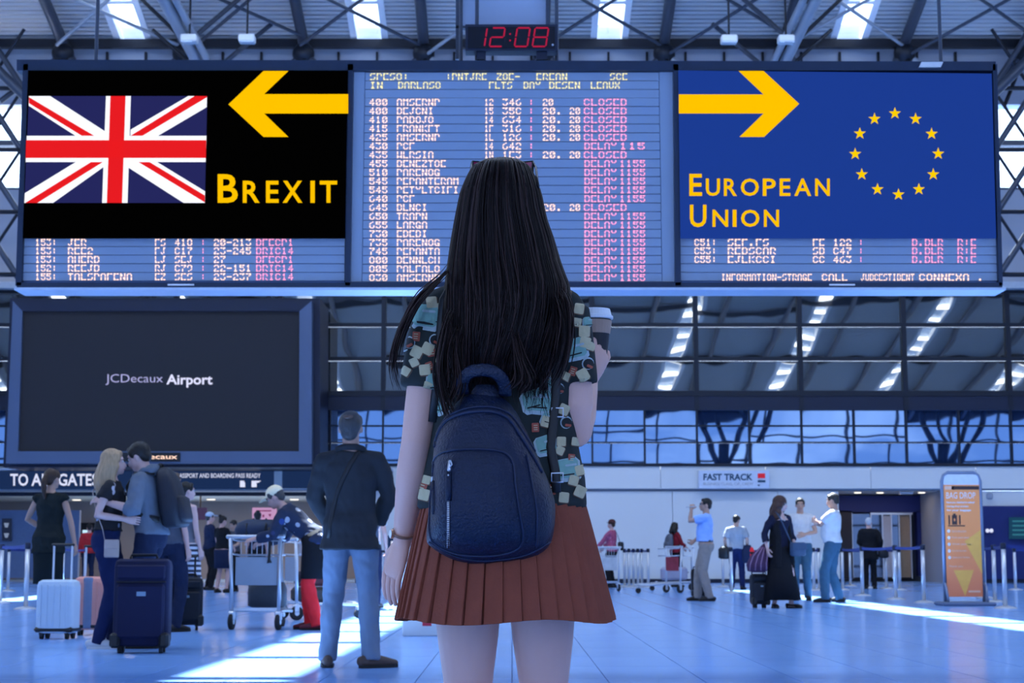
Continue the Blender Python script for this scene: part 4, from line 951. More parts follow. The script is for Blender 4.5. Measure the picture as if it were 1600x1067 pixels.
o = soft_bag('duffel_bag', 'navy duffel bag lying across the top of the large cart', 'bag', p, [(0, .22, .13), (.03, .27, .17), (.10, .285, .18), (.17, .25, .15), (.205, .16, .08)], mat('navy_nylon', (0.018, 0.03, 0.065), .55, bump=.2, bscale=30), rz=-.18)
for s in (-1, 1): B().tube([(s * .1, -.175, .04), (s * .11, -.155, .15), (s * .07, -.04, .21)], .012, 6).link('strap', M_black, o, smooth=True)
B().tube([(.16, -.19, .12), (.17, -.20, -.02), (.165, -.20, -.22), (.17, -.2, -.26)], [.02, .016, .016, .03], 8).link('hanging_strap', M_black, o, smooth=True)
p = on_cart(c1, (.0, .40, .225))
o = soft_bag('travel_bag', 'dark grey travel bag standing low on the large cart', 'bag', p, [(0, .17, .12), (.02, .21, .15), (.2, .21, .15), (.27, .18, .12), (.29, .1, .06)], mat('grey_bag', (0.05, 0.06, 0.075), .6, bump=.2, bscale=30), rz=-.18)
B().tube([(-.1, 0, .28), (-.08, 0, .36), (.08, 0, .36), (.1, 0, .28)], .012, 8).link('handle', M_black, o, smooth=True)
c2 = cart('luggage cart at the skirt edge, pushed by the pink shirt woman', 950, 924, 0.35)
c3 = cart('luggage cart with red advert board near the light blue shirt man', 1052, 926, 2.1)
for ch in c3.children:
    if ch.name.startswith('advert_board'): ch.data = ch.data.copy(); ch.data.materials.clear(); ch.data.materials.append(mat('red_board', (0.32, 0.03, 0.05), .5, var=.5, vscale=6))
for ch in c2.children:
    if ch.name.startswith('advert_board'): ch.data = ch.data.copy(); ch.data.materials.clear(); ch.data.materials.append(mat('pale_board', (0.55, 0.55, 0.55), .5, var=.3, vscale=6))
g = G(1077, 930)
c4 = cart('second luggage cart loaded with a grey suitcase behind the light blue shirt man', 1082, 923, 1.5)
p = on_cart(c4, (0, .42, .22))
o = empty('lying_case', 'grey-pink hard case lying on the cart behind the light blue shirt man', 'suitcase', p, 1.5)
B().box((0, 0, .17), (.40, .62, .30), bev=.05).link('shell', mat('grey_pink_shell', (0.36, 0.33, 0.40), .4, var=.2, vscale=4), o)
for k in (-1, 0, 1): B().box((.19 , k * .17, .17), (.03, .03, .26), bev=.01).link('ridge', mat('grey_pink_shell', 'x'), o)
B().box((0, -.32, .2), (.16, .03, .03), bev=.01).link('handle', M_black, o)
# cart behind, half hidden by the stooping traveller
c5 = cart('half-hidden luggage cart with brown cases behind the red trousers', 452, 968, -1.1)
for k, (z, m_, lab, w_) in enumerate(((.215, mat('brown_case', (0.045, 0.035, 0.03), .6), 'brown-black case low on the half-hidden cart', .46), (.41, mat('maroon_case', (0.07, 0.018, 0.02), .6, var=.5, vscale=12), 'maroon patterned bag on top of the brown-black case', .40))):
    p = on_cart(c5, (0, .33, z)); o = empty('travel_case', lab, 'suitcase', p, -1.1)
    B().box((0, 0, .09), (w_, .5 - .06 * k, .18), bev=.04).link('shell', m_, o); B().box((0, .26 - .03 * k, .1), (.14, .03, .03), bev=.01).link('handle', M_black, o)

# ------------------------------------------------------------------ low white plinth and gate fittings behind the skirt
g = G(662, 994)
pl_ = B().box((g.x + 0.13, g.y + 0.25, 0.24), (0.68, 0.5, 0.48), bev=.01).link('display_plinth', M_white); tag(pl_, 'low white display plinth with a red mark, mostly behind the brown skirt', 'plinth')
b = B(); pxpoly(b, [(660, 971), (674, 971), (674, 978), (660, 978)], g.y - .004, .006); o = b.link('red_mark', mat('plinth_red', (0.6, 0.03, 0.06), .5)); o.parent = pl_
for px, py, lab, h_ in ((601, 915, 'steel waste bin left of the brown skirt', .78), (618, 910, 'steel waste bin touching the brown skirt edge', .62)):
    g = G(px, py); o = empty('waste_bin', lab, 'bin', (g.x, g.y, 0)); B().rings([(0, .16, .16), (.02, .18, .18), (h_, .18, .18)], 18).link('body', M_chrome, o, smooth=False); B().rings([(h_, .185, .185), (h_ + .05, .18, .18), (h_ + .09, .1, .1)], 18).link('lid', M_black, o, smooth=True)
g = G(613, 920); o = empty('pole_sign', 'small dark pictogram sign on a steel pole left of the brown skirt', 'sign', (g.x, g.y, 0))
B().tube([(0, 0, 0.02), (0, 0, 1.0)], .03, 10).link('pole', M_chrome, o); B().rings([(0, .16, .16), (.02, .15, .15)], 18).link('base', M_chrome, o); B().box((0, -.03, 1.12), (.24, .03, .34), bev=.01).link('sign_plate', emis('sign_navy', 'x'), o)
B().prism([(-.04, 1.05), (.04, 1.05), (.04, 1.15), (-.04, 1.15)], -.055, -.045).link('pictogram', S_ink, o)
for px, py, lab in ((590, 918, 'low steel gate cabinet left of the waste bins'), (622, 926, 'low white gate cabinet beside the brown skirt')):
    g = G(px, py); o = empty('gate_cabinet', lab, 'cabinet', (g.x, g.y + .3, 0)); B().box((0, 0, .45), (.34, .6, .9), bev=.03).link('body', M_white if px > 600 else M_chrome, o); B().box((0, 0, .92), (.38, .64, .04), bev=.015).link('top', M_dknavy, o)
# ------------------------------------------------------------------ people
from mathutils.bvhtree import BVHTree
def skin_mat(name, col):
    return mat(name, col, 0.5, var=0.06, vscale=9, bump=0.05, bscale=180)
SK = {'fair': skin_mat('skin_fair', (0.62, 0.40, 0.36)), 'tan': skin_mat('skin_tan', (0.46, 0.27, 0.20)), 'pink': skin_mat('skin_pink', (0.58, 0.34, 0.29))}
def cloth(name, col, rough=0.85, bump=0.5, bscale=16.0, **k): return mat(name, col, rough, bump=bump, bscale=bscale, spec=0.15, **k)
def hairmat(name, col): return mat(name, col, 0.45, var=0.5, vscale=60, bump=0.6, bscale=110, stretch=(1, 1, 0.12))
def stripes(name, c0, c1, freq, axis='Z'):
    if name in MATS: return MATS[name]
    m = mat(name, c0, 0.8, var=0.0); n, l = m.node_tree.nodes, m.node_tree.links
    tc = n.new('ShaderNodeTexCoord'); wv = n.new('ShaderNodeTexWave'); wv.bands_direction = axis; wv.inputs['Scale'].default_value = freq; wv.inputs['Distortion'].default_value = 0.3
    rp = n.new('ShaderNodeValToRGB'); rp.color_ramp.interpolation = 'CONSTANT'; rp.color_ramp.elements[1].position = 0.5
    rp.color_ramp.elements[0].color = (*c0, 1); rp.color_ramp.elements[1].color = (*c1, 1)
    l.new(tc.outputs['Object'], wv.inputs['Vector']); l.new(wv.outputs[0], rp.inputs[0]); l.new(rp.outputs[0], n['Principled BSDF'].inputs['Base Color'])
    return m
def blotches(name, base, cols, scale, thr):
    if name in MATS: return MATS[name]
    m = mat(name, base, 0.8, var=0.0); n, l = m.node_tree.nodes, m.node_tree.links
    tc = n.new('ShaderNodeTexCoord'); vo = n.new('ShaderNodeTexVoronoi'); vo.inputs['Scale'].default_value = scale; l.new(tc.outputs['Object'], vo.inputs['Vector'])
    lt = n.new('ShaderNodeMath'); lt.operation = 'LESS_THAN'; lt.inputs[1].default_value = thr; l.new(vo.outputs['Distance'], lt.inputs[0])
    rp = n.new('ShaderNodeValToRGB'); rp.color_ramp.interpolation = 'CONSTANT'
    for i, c in enumerate(cols):
        e = rp.color_ramp.elements[i] if i < 2 else rp.color_ramp.elements.new(i / len(cols))
        e.position = i / len(cols); e.color = (*c, 1)
    l.new(vo.outputs['Color'], rp.inputs[0]); mx = n.new('ShaderNodeMix'); mx.data_type = 'RGBA'; mx.inputs[6].default_value = (*base, 1)
    l.new(lt.outputs[0], mx.inputs[0]); l.new(rp.outputs[0], mx.inputs[7]); l.new(mx.outputs[2], n['Principled BSDF'].inputs['Base Color'])
    return m
def ik(a, c, l1, l2, pole):
    a, c, pole = Vector(a), Vector(c), Vector(pole); d = c - a; L = min(max(d.length, abs(l1 - l2) + .01), l1 + l2 - .002); d.normalize()
    x = (l1 * l1 - l2 * l2 + L * L) / (2 * L); h = sqrt(max(0, l1 * l1 - x * x)); p = pole - d * pole.dot(d)
    p = p.normalized() if p.length > 1e-6 else d.orthogonal().normalized()
    return a + d * x + p * h, a + d * L
class Pose:
    """Joints of a figure 1.75 m tall that faces +y; +x is its right-hand side."""
    def __init__(s, sex='m', lean=0.0, side=0.0, yaw=0.0, pitch=0.0, hl=None, hr=None, pl=(-.5, -1, -.2), pr=(.5, -1, -.2), fl=(-.10, 0), fr=(.10, 0), tl=12, tr=-12, knee=(0, 1, 0), hip=0.0, stout=0.0):
        s.sex = sex; s.stout = stout; s.lean, s.sd, s.yaw, s.pitch = radians(lean), radians(side), radians(yaw), radians(pitch)
        sw = .185 if sex == 'm' else .158
        s.hipz = .93 + hip
        s.sh = {q: s.T((q * sw, -.01, 1.425)) for q in (-1, 1)}
        s.el, s.wr = {}, {}
        for q, h, p in ((-1, hl, pl), (1, hr, pr)):
            h = h or (q * (sw + .055), .04, .90)
            s.el[q], s.wr[q] = ik(s.sh[q], h, .285, .25, p)
        s.hp, s.kn, s.an, s.toe = {}, {}, {}, {}
        for q, f, t in ((-1, fl, tl), (1, fr, tr)):
            s.hp[q] = Vector((q * .088, 0, s.hipz)); tr_ = radians(t)
            fz = f[2] if len(f) > 2 else 0.0
            s.kn[q], s.an[q] = ik(s.hp[q], (f[0], f[1], .08 + fz), .44, .43, knee)
            s.toe[q] = Vector((-sin(tr_), cos(tr_), 0))
    def T(s, p):
        p = Vector(p); w = min(1, max(0, (p.z - .90) / .25)); w = w * w * (3 - 2 * w); o = Vector((0, 0, .95 + (s.hipz - .93)))
        p = Vector((p.x, p.y, p.z + (s.hipz - .93)))
        return o + Matrix.Rotation(s.sd * w, 3, 'Y') @ (Matrix.Rotation(-s.lean * w, 3, 'X') @ (p - o))
    def H(s, p):
        o = Vector((0, -.015, 1.54))
        return s.T(o + Matrix.Rotation(s.yaw, 3, 'Z') @ (Matrix.Rotation(s.pitch, 3, 'X') @ (Vector(p) - o)))
    def torso(s, e=0.0, z0=.86, z1=1.50):
        f = s.sex == 'f'; st = s.stout
        R = [(.84, .13, .10, 0), (.90, .172 if f else .165, .115, -.012), (.98, .178 if f else .168, .118 + st * .3, -.012 + st * .2), (1.05, .150 if f else .155, .105 + st * .6, st * .5), (1.12, .130 if f else .150, .095 + st * .8, st * .7), (1.20, .134 if f else .156, .098 + st * .7, st * .6),
             (1.30, .152 if f else .172, .112 if f else .115, .006), (1.38, .145 if f else .168, .100, 0), (1.435, .108 if f else .128, .076, -.008), (1.475, .075 if f else .085, .062, -.012), (1.50, .055, .052, -.014)]
        return [(z, rx + e, ry + e, 0, y) for z, rx, ry, y in R if z0 <= z <= z1]
HANDS = [(-.030, .070, .9), (-.010, .080, 1.0), (.011, .075, .95), (.031, .060, .8)]
def hand(b, wr, f, nrm, thumb, curl=0.5, k=1.0, n=6, rad=.0085, segs=3, palm=True):
    """Palm and five fingers from the wrist along f; the fingers curl towards nrm, the thumb leaves on the side thumb points to."""
    f = Vector(f).normalized(); nrm = Vector(nrm); nrm = (nrm - f * nrm.dot(f)).normalized(); w = f.cross(nrm)
    if w.dot(Vector(thumb)) < 0: w = -w
    wr = Vector(wr)
    if palm: b.tube([wr - f * .01, wr + f * .03 * k, wr + f * .07 * k, wr + f * .092 * k], [(.026 * k, .019 * k), (.036 * k, .018 * k), (.041 * k, .016 * k), (.036 * k, .012 * k)], 10, up=nrm, rnd=True)
    for i, (off, L, _) in enumerate(HANDS):
        p = wr + f * .075 * k - w * off * k; pts = [p]; a = 0.12; q = p + f * .02 * k; pts.append(q)
        for j in range(segs):
            a += curl * (1.0 if j else .7); d = f * cos(a) + nrm * sin(a); q = q + d * (L * k / segs) * (1.12 - .12 * j); pts.append(q)
        r = rad * k * (0.9 if i == 3 else 1); b.tube(pts, [r, r * 1.05] + [r * (1 - .1 * j) for j in range(segs)], n, rnd=True)
    p = wr + f * .02 * k + w * .022 * k; d = (w * .75 + f * .62 + nrm * .25).normalized(); d2 = (f * .9 + w * .22 + nrm * (.2 + curl * .6)).normalized()
    b.tube([p, p + d * .042 * k, p + d * .042 * k + d2 * .03 * k, p + d * .042 * k + d2 * .055 * k], [rad * 1.5 * k, rad * 1.25 * k, rad * 1.1 * k, rad * .9 * k], n, rnd=True)
def body_blob(P_, b, neck=None):
    f = P_.sex == 'f'
    b.rings(P_.torso(), 18, T=P_.T)
    for q in (-1, 1):
        b.tube([P_.T((q * .05, -.012, 1.42)), P_.sh[q]], [.055, .040], 12, rnd=True)
        a, c, d = P_.sh[q], P_.el[q], P_.wr[q]; k = .86 if f else 1.0
        b.tube([a, a.lerp(c, .35), a.lerp(c, .8), c, c.lerp(d, .3), c.lerp(d, .75), d], [.040 * k, .046 * k, .040 * k, .038 * k, .040 * k, .031 * k, .026 * k], 12, rnd=True)
        h, kn, an = P_.hp[q], P_.kn[q], P_.an[q]
        b.tube([h + Vector((0, 0, .03)), h.lerp(kn, .25), h.lerp(kn, .75), kn, kn.lerp(an, .3), kn.lerp(an, .7), an], [.092, .086, .064, .055, .056, .044, .037], 14, rnd=True)
        t = P_.toe[q]; g = Vector((an.x, an.y, an.z - .08))
        b.tube([g - t * .055 + Vector((0, 0, .035)), g + Vector((0, 0, .045)), g + t * .08 + Vector((0, 0, .03)), g + t * .15 + Vector((0, 0, .018))], [(.028, .03), (.032, .045), (.038, .028), (.028, .014)], 10, up=(0, 0, 1), rnd=True)
    nr = .047 if f else .057
    b.tube([P_.T((0, -.018, 1.45)), P_.H((0, -.012, 1.57))], [nr * 1.1, nr], 14)
    head_blob(P_, b)
def head_blob(P_, b):
    b.ell((0, -.008, 1.657), (.073, .093, .094), T=P_.H); b.ell((0, .030, 1.605), (.057, .060, .082), T=P_.H); b.ell((0, .066, 1.549), (.026, .024, .02), T=P_.H)
    b.ell((0, .01, 1.585), (.058, .055, .045), T=P_.H)
    b.tube([P_.H((0, .078, 1.648)), P_.H((0, .097, 1.615)), P_.H((0, .103, 1.602))], [.009, .012, .014], 8, rnd=True)
    b.ell((0, .086, 1.573), (.024, .012, .012), T=P_.H)
    for q in (-1, 1):
        b.ell((q * .076, -.005, 1.622), (.011, .02, .032), 8, 6, T=P_.H); b.ell((q * .03, .074, 1.664), (.03, .016, .008), 8, 6, T=P_.H)
def add_face(P_, root, s, sk, lip=(0.30, 0.10, 0.10), brow=None, beard=None):
    for q in (-1, 1):
        b = B(); b.ell((q * .030, .078, 1.641), (.014, .010, .0085), 10, 6, T=P_.H); b.v = [tuple(Vector(v) * s) for v in b.v]; e = b.link('eye', mat('eye_white', (0.6, 0.6, 0.62), .3), root, smooth=True)
        b = B(); b.ell((q * .030, .0875, 1.641), (.007, .003, .0075), 8, 5, T=P_.H); b.v = [tuple(Vector(v) * s) for v in b.v]; b.link('iris', mat('iris_dark', (0.02, 0.014, 0.01), .2), e, smooth=True)
        b = B(); b.tube([P_.H((q * .014, .088, 1.662)), P_.H((q * .03, .090, 1.667)), P_.H((q * .048, .080, 1.660))], .004, 6); b.v = [tuple(Vector(v) * s) for v in b.v]; b.link('eyebrow', brow or mat('brow_dark', (0.03, 0.02, 0.015), .7), root)
    b = B(); b.tube([P_.H((-.024, .090, 1.573)), P_.H((0, .0985, 1.5735)), P_.H((.024, .090, 1.573))], [.004, .0065, .004], 8); b.v = [tuple(Vector(v) * s) for v in b.v]; b.link('mouth', mat('lip', lip, .4), root, smooth=True)
def hair_blob(P_, b, style, length=1.30, puff=0.0):
    H = P_.H; p = puff
    b.ell((0, -.022, 1.672), (.081 + p, .095 + p, .089 + p), T=H); b.ell((0, -.058, 1.618), (.062 + p, .052 + p, .058), T=H)
    for q in (-1, 1): b.ell((q * .062, .018, 1.675), (.022 + p, .045, .045), 8, 6, T=H)
    b.ell((0, .045, 1.715), (.055, .035, .03), T=H)
    if style == 'bun': b.ell((0, -.10, 1.735), (.042, .042, .042), T=H)
    if style == 'lowbun': b.ell((0, -.115, 1.62), (.045, .04, .045), T=H)
    if style == 'pony': b.tube([H((0, -.11, 1.66)), H((0, -.14, 1.60)), H((0, -.135, 1.50)), H((0, -.11, 1.40))], [.03, .035, .03, .012], 10, rnd=True)
    if style in ('long', 'curly'):
        n = 9
        for i in range(n):
            a = radians(-115 + 230 * i / (n - 1)); x, y = sin(a) * .078, -.02 - cos(a) * .078
            e = length + random.uniform(-.04, .05); w = .034 + (.012 if style == 'curly' else 0)
            pts = [H((x * .8, y * .8, 1.69)), H((x * 1.12, y * 1.12, 1.60))]
            for t in (.25, .5, .75, 1):
                z = 1.60 + (e - 1.60) * t; wob = (.02 if style == 'curly' else .006) * sin(9 * t + i * 2)
                base = H((x * (1.12 + .25 * t) + wob, y * 1.1 - .035 * sin(pi * t) + wob, 1.60)); dz = (1.60 - z)
                pts.append(base - Vector((0, 0, dz)))
            b.tube(pts, [w * .8, w, w, w, w * .85, w * .35], 9, rnd=True)
def sleeve(P_, b, q, t, e, r0=.062, wide=0.0):
    a, c, d = P_.sh[q], P_.el[q], P_.wr[q]; k = .86 if P_.sex == 'f' else 1.0
    b.tube([P_.T((q * .05, -.012, 1.425)), a + Vector((0, 0, -.012))], [.064 + e * .3, (r0 - .008) * k + e * .4], 12, rnd=True)
    pts = [a + Vector((-q * .006, 0, -.014))]; rs = [.045 * k + e]; 
    if t <= 1:
        for u in (.35, .7, 1): pts.append(a.lerp(c, u * t)); rs.append((.050 - .006 * u * t) * k + e + wide * u)
    else:
        pts += [a.lerp(c, .4), a.lerp(c, .8), c, c.lerp(d, .35 * (t - 1)), c.lerp(d, t - 1)]; rs += [.049 * k + e, .044 * k + e, .043 * k + e, .043 * k + e, (.036 if t > 1.8 else .04) * k + e + wide]
    b.tube(pts, rs, 14)
def top_blob(P_, b, hem=.98, sl=.55, e=.012, flare=0.0, neck=1.475, wide=0.0):
    rs = [r for r in P_.torso(e) if r[0] > hem + .015 and r[0] <= neck + .001]
    ref = [r for r in P_.torso(e) if r[0] <= max(hem, .9)][-1] if hem > .84 else (hem, .172 + e, .115 + e, 0, -.01)
    nxt = rs[0]; u = 0
    low = (hem, max(ref[1], nxt[1] * .98) + flare, max(ref[2], nxt[2] * .98) + flare, 0, nxt[4])
    b.rings([low] + rs, 22, T=P_.T)
    if sl > 0:
        for q in (-1, 1): sleeve(P_, b, q, sl, e, wide=wide)
def leg_blob(P_, b, t=1.0, e=.012, top=1.02, wide=0.0, hem_w=0.0):
    b.rings([r for r in P_.torso(e, .84, top)], 20, T=P_.T)
    for q in (-1, 1):
        h, k, an = P_.hp[q], P_.kn[q], P_.an[q]; bt = an + Vector((0, 0, -.035))
        pts = [h + Vector((0, 0, .03)), h.lerp(k, .25), h.lerp(k, .7), k]; rs = [.096 + e, .092 + e, .073 + e + wide * .4, .062 + e + wide * .7]
        if t >= 1: pts += [k.lerp(bt, .35), k.lerp(bt, .75), bt]; rs += [.060 + e + wide, .052 + e + wide, .050 + e + wide + hem_w]
        else: pts = [h + Vector((0, 0, .03)), h.lerp(k, .3), h.lerp(k, t * 2)]; rs = rs[:2] + [.075 + e + wide]
        b.tube(pts, rs, 16)
def shoe(P_, q, root, s, m, sole, kind='shoe'):
    an, t = P_.an[q], P_.toe[q]; g = Vector((an.x, an.y, max(0, an.z - .08)))
    b = B(); z = Vector((0, 0, 1))
    hh = .045 if kind == 'shoe' else .022
    b.tube([g - t * .075 + z * .045, g - t * .03 + z * (.05), g + t * .05 + z * .047, g + t * .12 + z * .038, g + t * .175 + z * .03], [(.030, .035), (.037, hh), (.044, hh * .9), (.046, .030), (.032, .022)], 14, up=z, rnd=True)
    if kind == 'shoe': b.tube([g + z * .05, g + z * .095], [.048, .046], 14)
    b.v = [tuple(Vector(v) * s) for v in b.v]; o = b.link('shoe', m, root, smooth=True)
    b = B(); w = t.cross(z)
    out = [(-.085, .02), (-.07, .035), (0, .042), (.08, .05), (.15, .046), (.19, .025), (.19, -.02), (.15, -.042), (.08, -.046), (0, -.04), (-.07, -.035), (-.085, -.02)]
    k = len(out); vs = [g + t * a + w * c for a, c in out] + [g + t * a + w * c + z * .022 for a, c in out]
    b.add(vs, [tuple(range(k - 1, -1, -1)), tuple(range(k, 2 * k))] + [(i, (i + 1) % k, (i + 1) % k + k, i + k) for i in range(k)])
    b.v = [tuple(Vector(v) * s) for v in b.v]; b.link('sole', sole, o)
PEOPLE = {}
def wrinkle(b, amp):
    """Soft folds of cloth: moves the skin along its normals with stretched noise."""
    from mathutils import noise
    co = np.array(b.v); q = np.array([f for f in b.f if len(f) == 4]); nn = np.zeros_like(co)
    fnv = np.cross(co[q[:, 2]] - co[q[:, 0]], co[q[:, 3]] - co[q[:, 1]])
    for k in range(4): np.add.at(nn, q[:, k], fnv)
    nn /= np.maximum(np.linalg.norm(nn, axis=1, keepdims=True), 1e-9)
    sd = len(co) * .001
    d = np.array([noise.noise(Vector((p[0] * 9 + p[2] * 5 + sd, p[1] * 9 - p[2] * 4, p[2] * 13))) + .6 * noise.noise(Vector((p[0] * 22, p[1] * 22 + sd, p[2] * 17 + p[0] * 12))) for p in b.v])
    b.v = [tuple(p) for p in co + nn * (d * amp)[:, None]]
def person(key, label, px, py, H, face, P_, skin='fair', top=None, bottom=None, hair=None, shoes=None, face_on=False, curl=(.4, .4), extra=None, voxel=.014, thumbs=None, palms=None, offset=(0, 0)):
    g = G(px, py); s = H / 1.75
    root = empty('person', label, 'person', (g.x + offset[0], g.y + offset[1], 0), radians(face)); sk = SK[skin]
    def fin(b, name, m, v=voxel, sm=3, bk=True, par=None):
        q = bake(b, v, sm) if bk else b
        if bk and name in ('top', 'trousers', 'tunic', 'open_coat'): wrinkle(q, .0075 if voxel < .014 else .009)
        q.v = [tuple(Vector(p) * s) for p in q.v]; o = q.link(name, m, par or root, smooth=True)
        PEOPLE.setdefault(key, {})[name] = q; return o
    b = B(); body_blob(P_, b); body = bake(b, voxel * .85, 2)
    for i, q in enumerate((-1, 1)):
        f = P_.wr[q] - P_.el[q]; pn = (palms or {}).get(q, Vector((-q, .0, 0)) if f.normalized().z < -.5 else Vector((-q * .5, 0, -.6)))
        hand(body, P_.wr[q] - f.normalized() * .005, f, pn, (thumbs or {}).get(q, Vector((0, 1, .3))), curl[i], .96 if P_.sex == 'f' else 1.05)
    body.m = [0] * len(body.f)
    fin(body, 'body', sk, bk=False)
    if bottom:
        kind, m = bottom[0], bottom[1]; kw = bottom[2] if len(bottom) > 2 else {}
        b = B()
        if kind == 'legs': leg_blob(P_, b, **kw); fin(b, kw.get('n', 'trousers'), m, voxel * .9, 3)
        elif kind == 'skirt':
            hem = kw.get('hem', .5); fl = kw.get('flare', .03); n = 40; mid = (P_.an[-1] + P_.an[1]) / 2
            rr = [(z, rx + .014, ry + .014, 0, y) for z, rx, ry, _, y in P_.torso(0, .86, 1.04)]
            low = [(hem, .168 + fl, .125 + fl, mid.x * .8, mid.y * .8), ((hem + .9) / 2, .172 + fl * .5, .125 + fl * .5, 0, 0)]
            b.rings(low + rr, n, T=P_.T)
            b.v = [tuple(Vector(v) * 1) for v in b.v]; fin(b, 'skirt', m, bk=False)
    if top:
        m, kw = top; b = B(); top_blob(P_, b, **kw); fin(b, 'top', m, voxel * .85, 3)
    if hair:
        st, m = hair[0], hair[1]; b = B(); hair_blob(P_, b, st, **(hair[2] if len(hair) > 2 else {})); fin(b, 'hair', m, .010, 2)
    if shoes:
        for q in (-1, 1): shoe(P_, q, root, s, shoes[0], shoes[1], shoes[2] if len(shoes) > 2 else 'shoe')
    if face_on: add_face(P_, root, s, sk)
    if extra: extra(P_, root, s, fin)
    PEOPLE[key]['root'] = root; PEOPLE[key]['s'] = s; PEOPLE[key]['pose'] = P_
    return root
def drape(key, parts, pts, side, off=.006):
    """Points on the figure's outer surface at the given local (x, z) pairs, met from the back (-1), the front (1)."""
    out = []
    trees = [BVHTree.FromPolygons([Vector(v) for v in PEOPLE[key][p].v], PEOPLE[key][p].f) for p in parts]
    for x, z in pts:
        best = None
        for t in trees:
            h = t.ray_cast(Vector((x, side * 1.0, z)), Vector((0, -side, 0)))
            if h[0] is not None and (best is None or (h[0].y - best.y) * side > 0): best = h[0]
        out.append((best + Vector((0, side * off, 0))) if best else (out[-1] if out else Vector((x, side * .1, z))))
        out[-1].x, out[-1].z = x, z
    return out
def worn(name, label, cat, key): 
    r = PEOPLE[key]['root']; return empty(name, label, cat, r.location, r.rotation_euler.z)
def rucksack(label, key, m, w=.29, h=.44, d=.17, y=-.12, z=1.0, x=0.0, pocket=True):
    """Backpack on the figure's back: body, pocket, top handle and two shoulder straps."""
    o = worn('backpack', label, 'backpack', key); P_ = PEOPLE[key]['pose']; s = PEOPLE[key]['s']
    def f(b): b.v = [tuple(P_.T(v) * s) for v in b.v]; return b
    b = B(); yc = y - d / 2
    b.rings([(z, w * .40, d * .35, x, yc), (z + .02, w * .5, d * .48, x, yc), (z + h * .35, w * .52, d * .52, x, yc), (z + h * .7, w * .47, d * .44, x, yc + .01), (z + h * .92, w * .34, d * .32, x, yc + .03), (z + h, w * .15, d * .15, x, yc + .04)], 24, power=3.0)
    f(b).link('body', m, o, smooth=True)
    if pocket:
        b = B(); b.rings([(z + .03, w * .36, d * .2, x, yc - d * .42), (z + .06, w * .42, d * .24, x, yc - d * .42), (z + h * .42, w * .40, d * .22, x, yc - d * .42), (z + h * .47, w * .3, d * .12, x, yc - d * .38)], 18, power=3.0); f(b).link('pocket', m, o, smooth=True)
    b = B(); b.tube([(x - .04, yc + .05, z + h - .01), (x - .03, yc + .06, z + h + .035), (x + .03, yc + .06, z + h + .035), (x + .04, yc + .05, z + h - .01)], .009, 8); f(b).link('top_handle', M_black, o, smooth=True)
    for q in (-1, 1):
        b = B(); b.tube([(x + q * .08, y, z + h - .04), (q * .105, y + .05, 1.475), (q * .115, .03, 1.475), (q * .125, .105, 1.38), (q * .15, .095, 1.22), (q * .175, 0.02, 1.12), (q * .13, y, z + .06)], [(.024, .008)] * 7, 8, up=None); f(b).link('strap', M_black, o, smooth=True)
    return o
C_black = cloth('black_cloth', (0.010, 0.010, 0.013)); C_white = cloth('white_cotton', (0.56, 0.56, 0.57)); C_jean = cloth('blue_denim', (0.045, 0.105, 0.165)); C_dkjean = cloth('dark_denim', (0.011, 0.018, 0.070))
C_ltjean = mat('washed_denim', (0.125, 0.165, 0.235), 0.85, var=0.45, vscale=5, bump=0.9, bscale=14, stretch=(1, 1, 0.5)); C_dknavy = cloth('navy_cloth', (0.014, 0.02, 0.05))
H_brown = hairmat('brown_hair', (0.045, 0.022, 0.012)); H_dark = hairmat('dark_hair', (0.012, 0.009, 0.008)); H_blond = hairmat('blonde_hair', (0.42, 0.27, 0.15)); H_grey = hairmat('grey_hair', (0.055, 0.050, 0.05)); H_white = hairmat('white_hair', (0.55, 0.55, 0.57))
L_dark = mat('dark_leather', (0.018, 0.014, 0.013), .4); L_white = mat('white_canvas', (0.62, 0.62, 0.64), .6); L_tan = mat('brown_suede', (0.085, 0.055, 0.045), .75); M_sole = mat('sole_dark', (0.02, 0.018, 0.017), .8); M_solew = mat('sole_white', (0.6, 0.6, 0.6), .7)

# -- man in the grey blazer, looking up at the board
C_blazer = cloth('grey_blazer', (0.028, 0.031, 0.037), bump=.35, bscale=9)
def blazer(P_, root, s, fin):
    b = B(); pts = [(-.09, -.06, 1.49), (-.045, -.085, 1.505), (.045, -.085, 1.505), (.09, -.06, 1.49), (.10, .0, 1.475)]; b.tube([P_.T((-.10, .0, 1.475))] + [P_.T(p) for p in pts], [(.012, .022)] * 6, 8, up=(0, 0, 1)); fin(b, 'collar', C_blazer, bk=False)
    b = B(); b.ell((0, -.075, 1.735), (.035, .04, .012), T=P_.H); fin(b, 'bald_patch', mat('thin_hair', (0.13, 0.085, 0.07), .6), bk=False)
    b = B(); b.tube([P_.T((0, -.142, .80)), P_.T((0, -.138, .86)), P_.T((0, -.132, .93))], .004, 6); fin(b, 'vent_edge', M_black, bk=False)
pz = Pose('m', lean=-4, yaw=-4, pitch=16, hl=(-.17, .20, .98), hr=(.17, .20, .98), pl=(-1, -.5, 0), pr=(1, -.5, 0), fl=(-.15, .03), fr=(.155, -.03), tl=8, tr=-62)
person('blazer', 'man from behind in grey blazer and washed jeans, looking up at the board', 545, 1043, 1.80, 0, pz, 'tan', (C_blazer, dict(hem=.80, sl=1.92, e=.020, flare=.022, neck=1.49)), ('legs', C_ltjean, dict(e=.008, top=1.0, wide=.006)), ('short', H_grey), (L_tan, M_sole), extra=blazer, voxel=.011)
st = worn('shoulder_strap', 'thin black bag strap across the back of the grey blazer', 'strap', 'blazer')
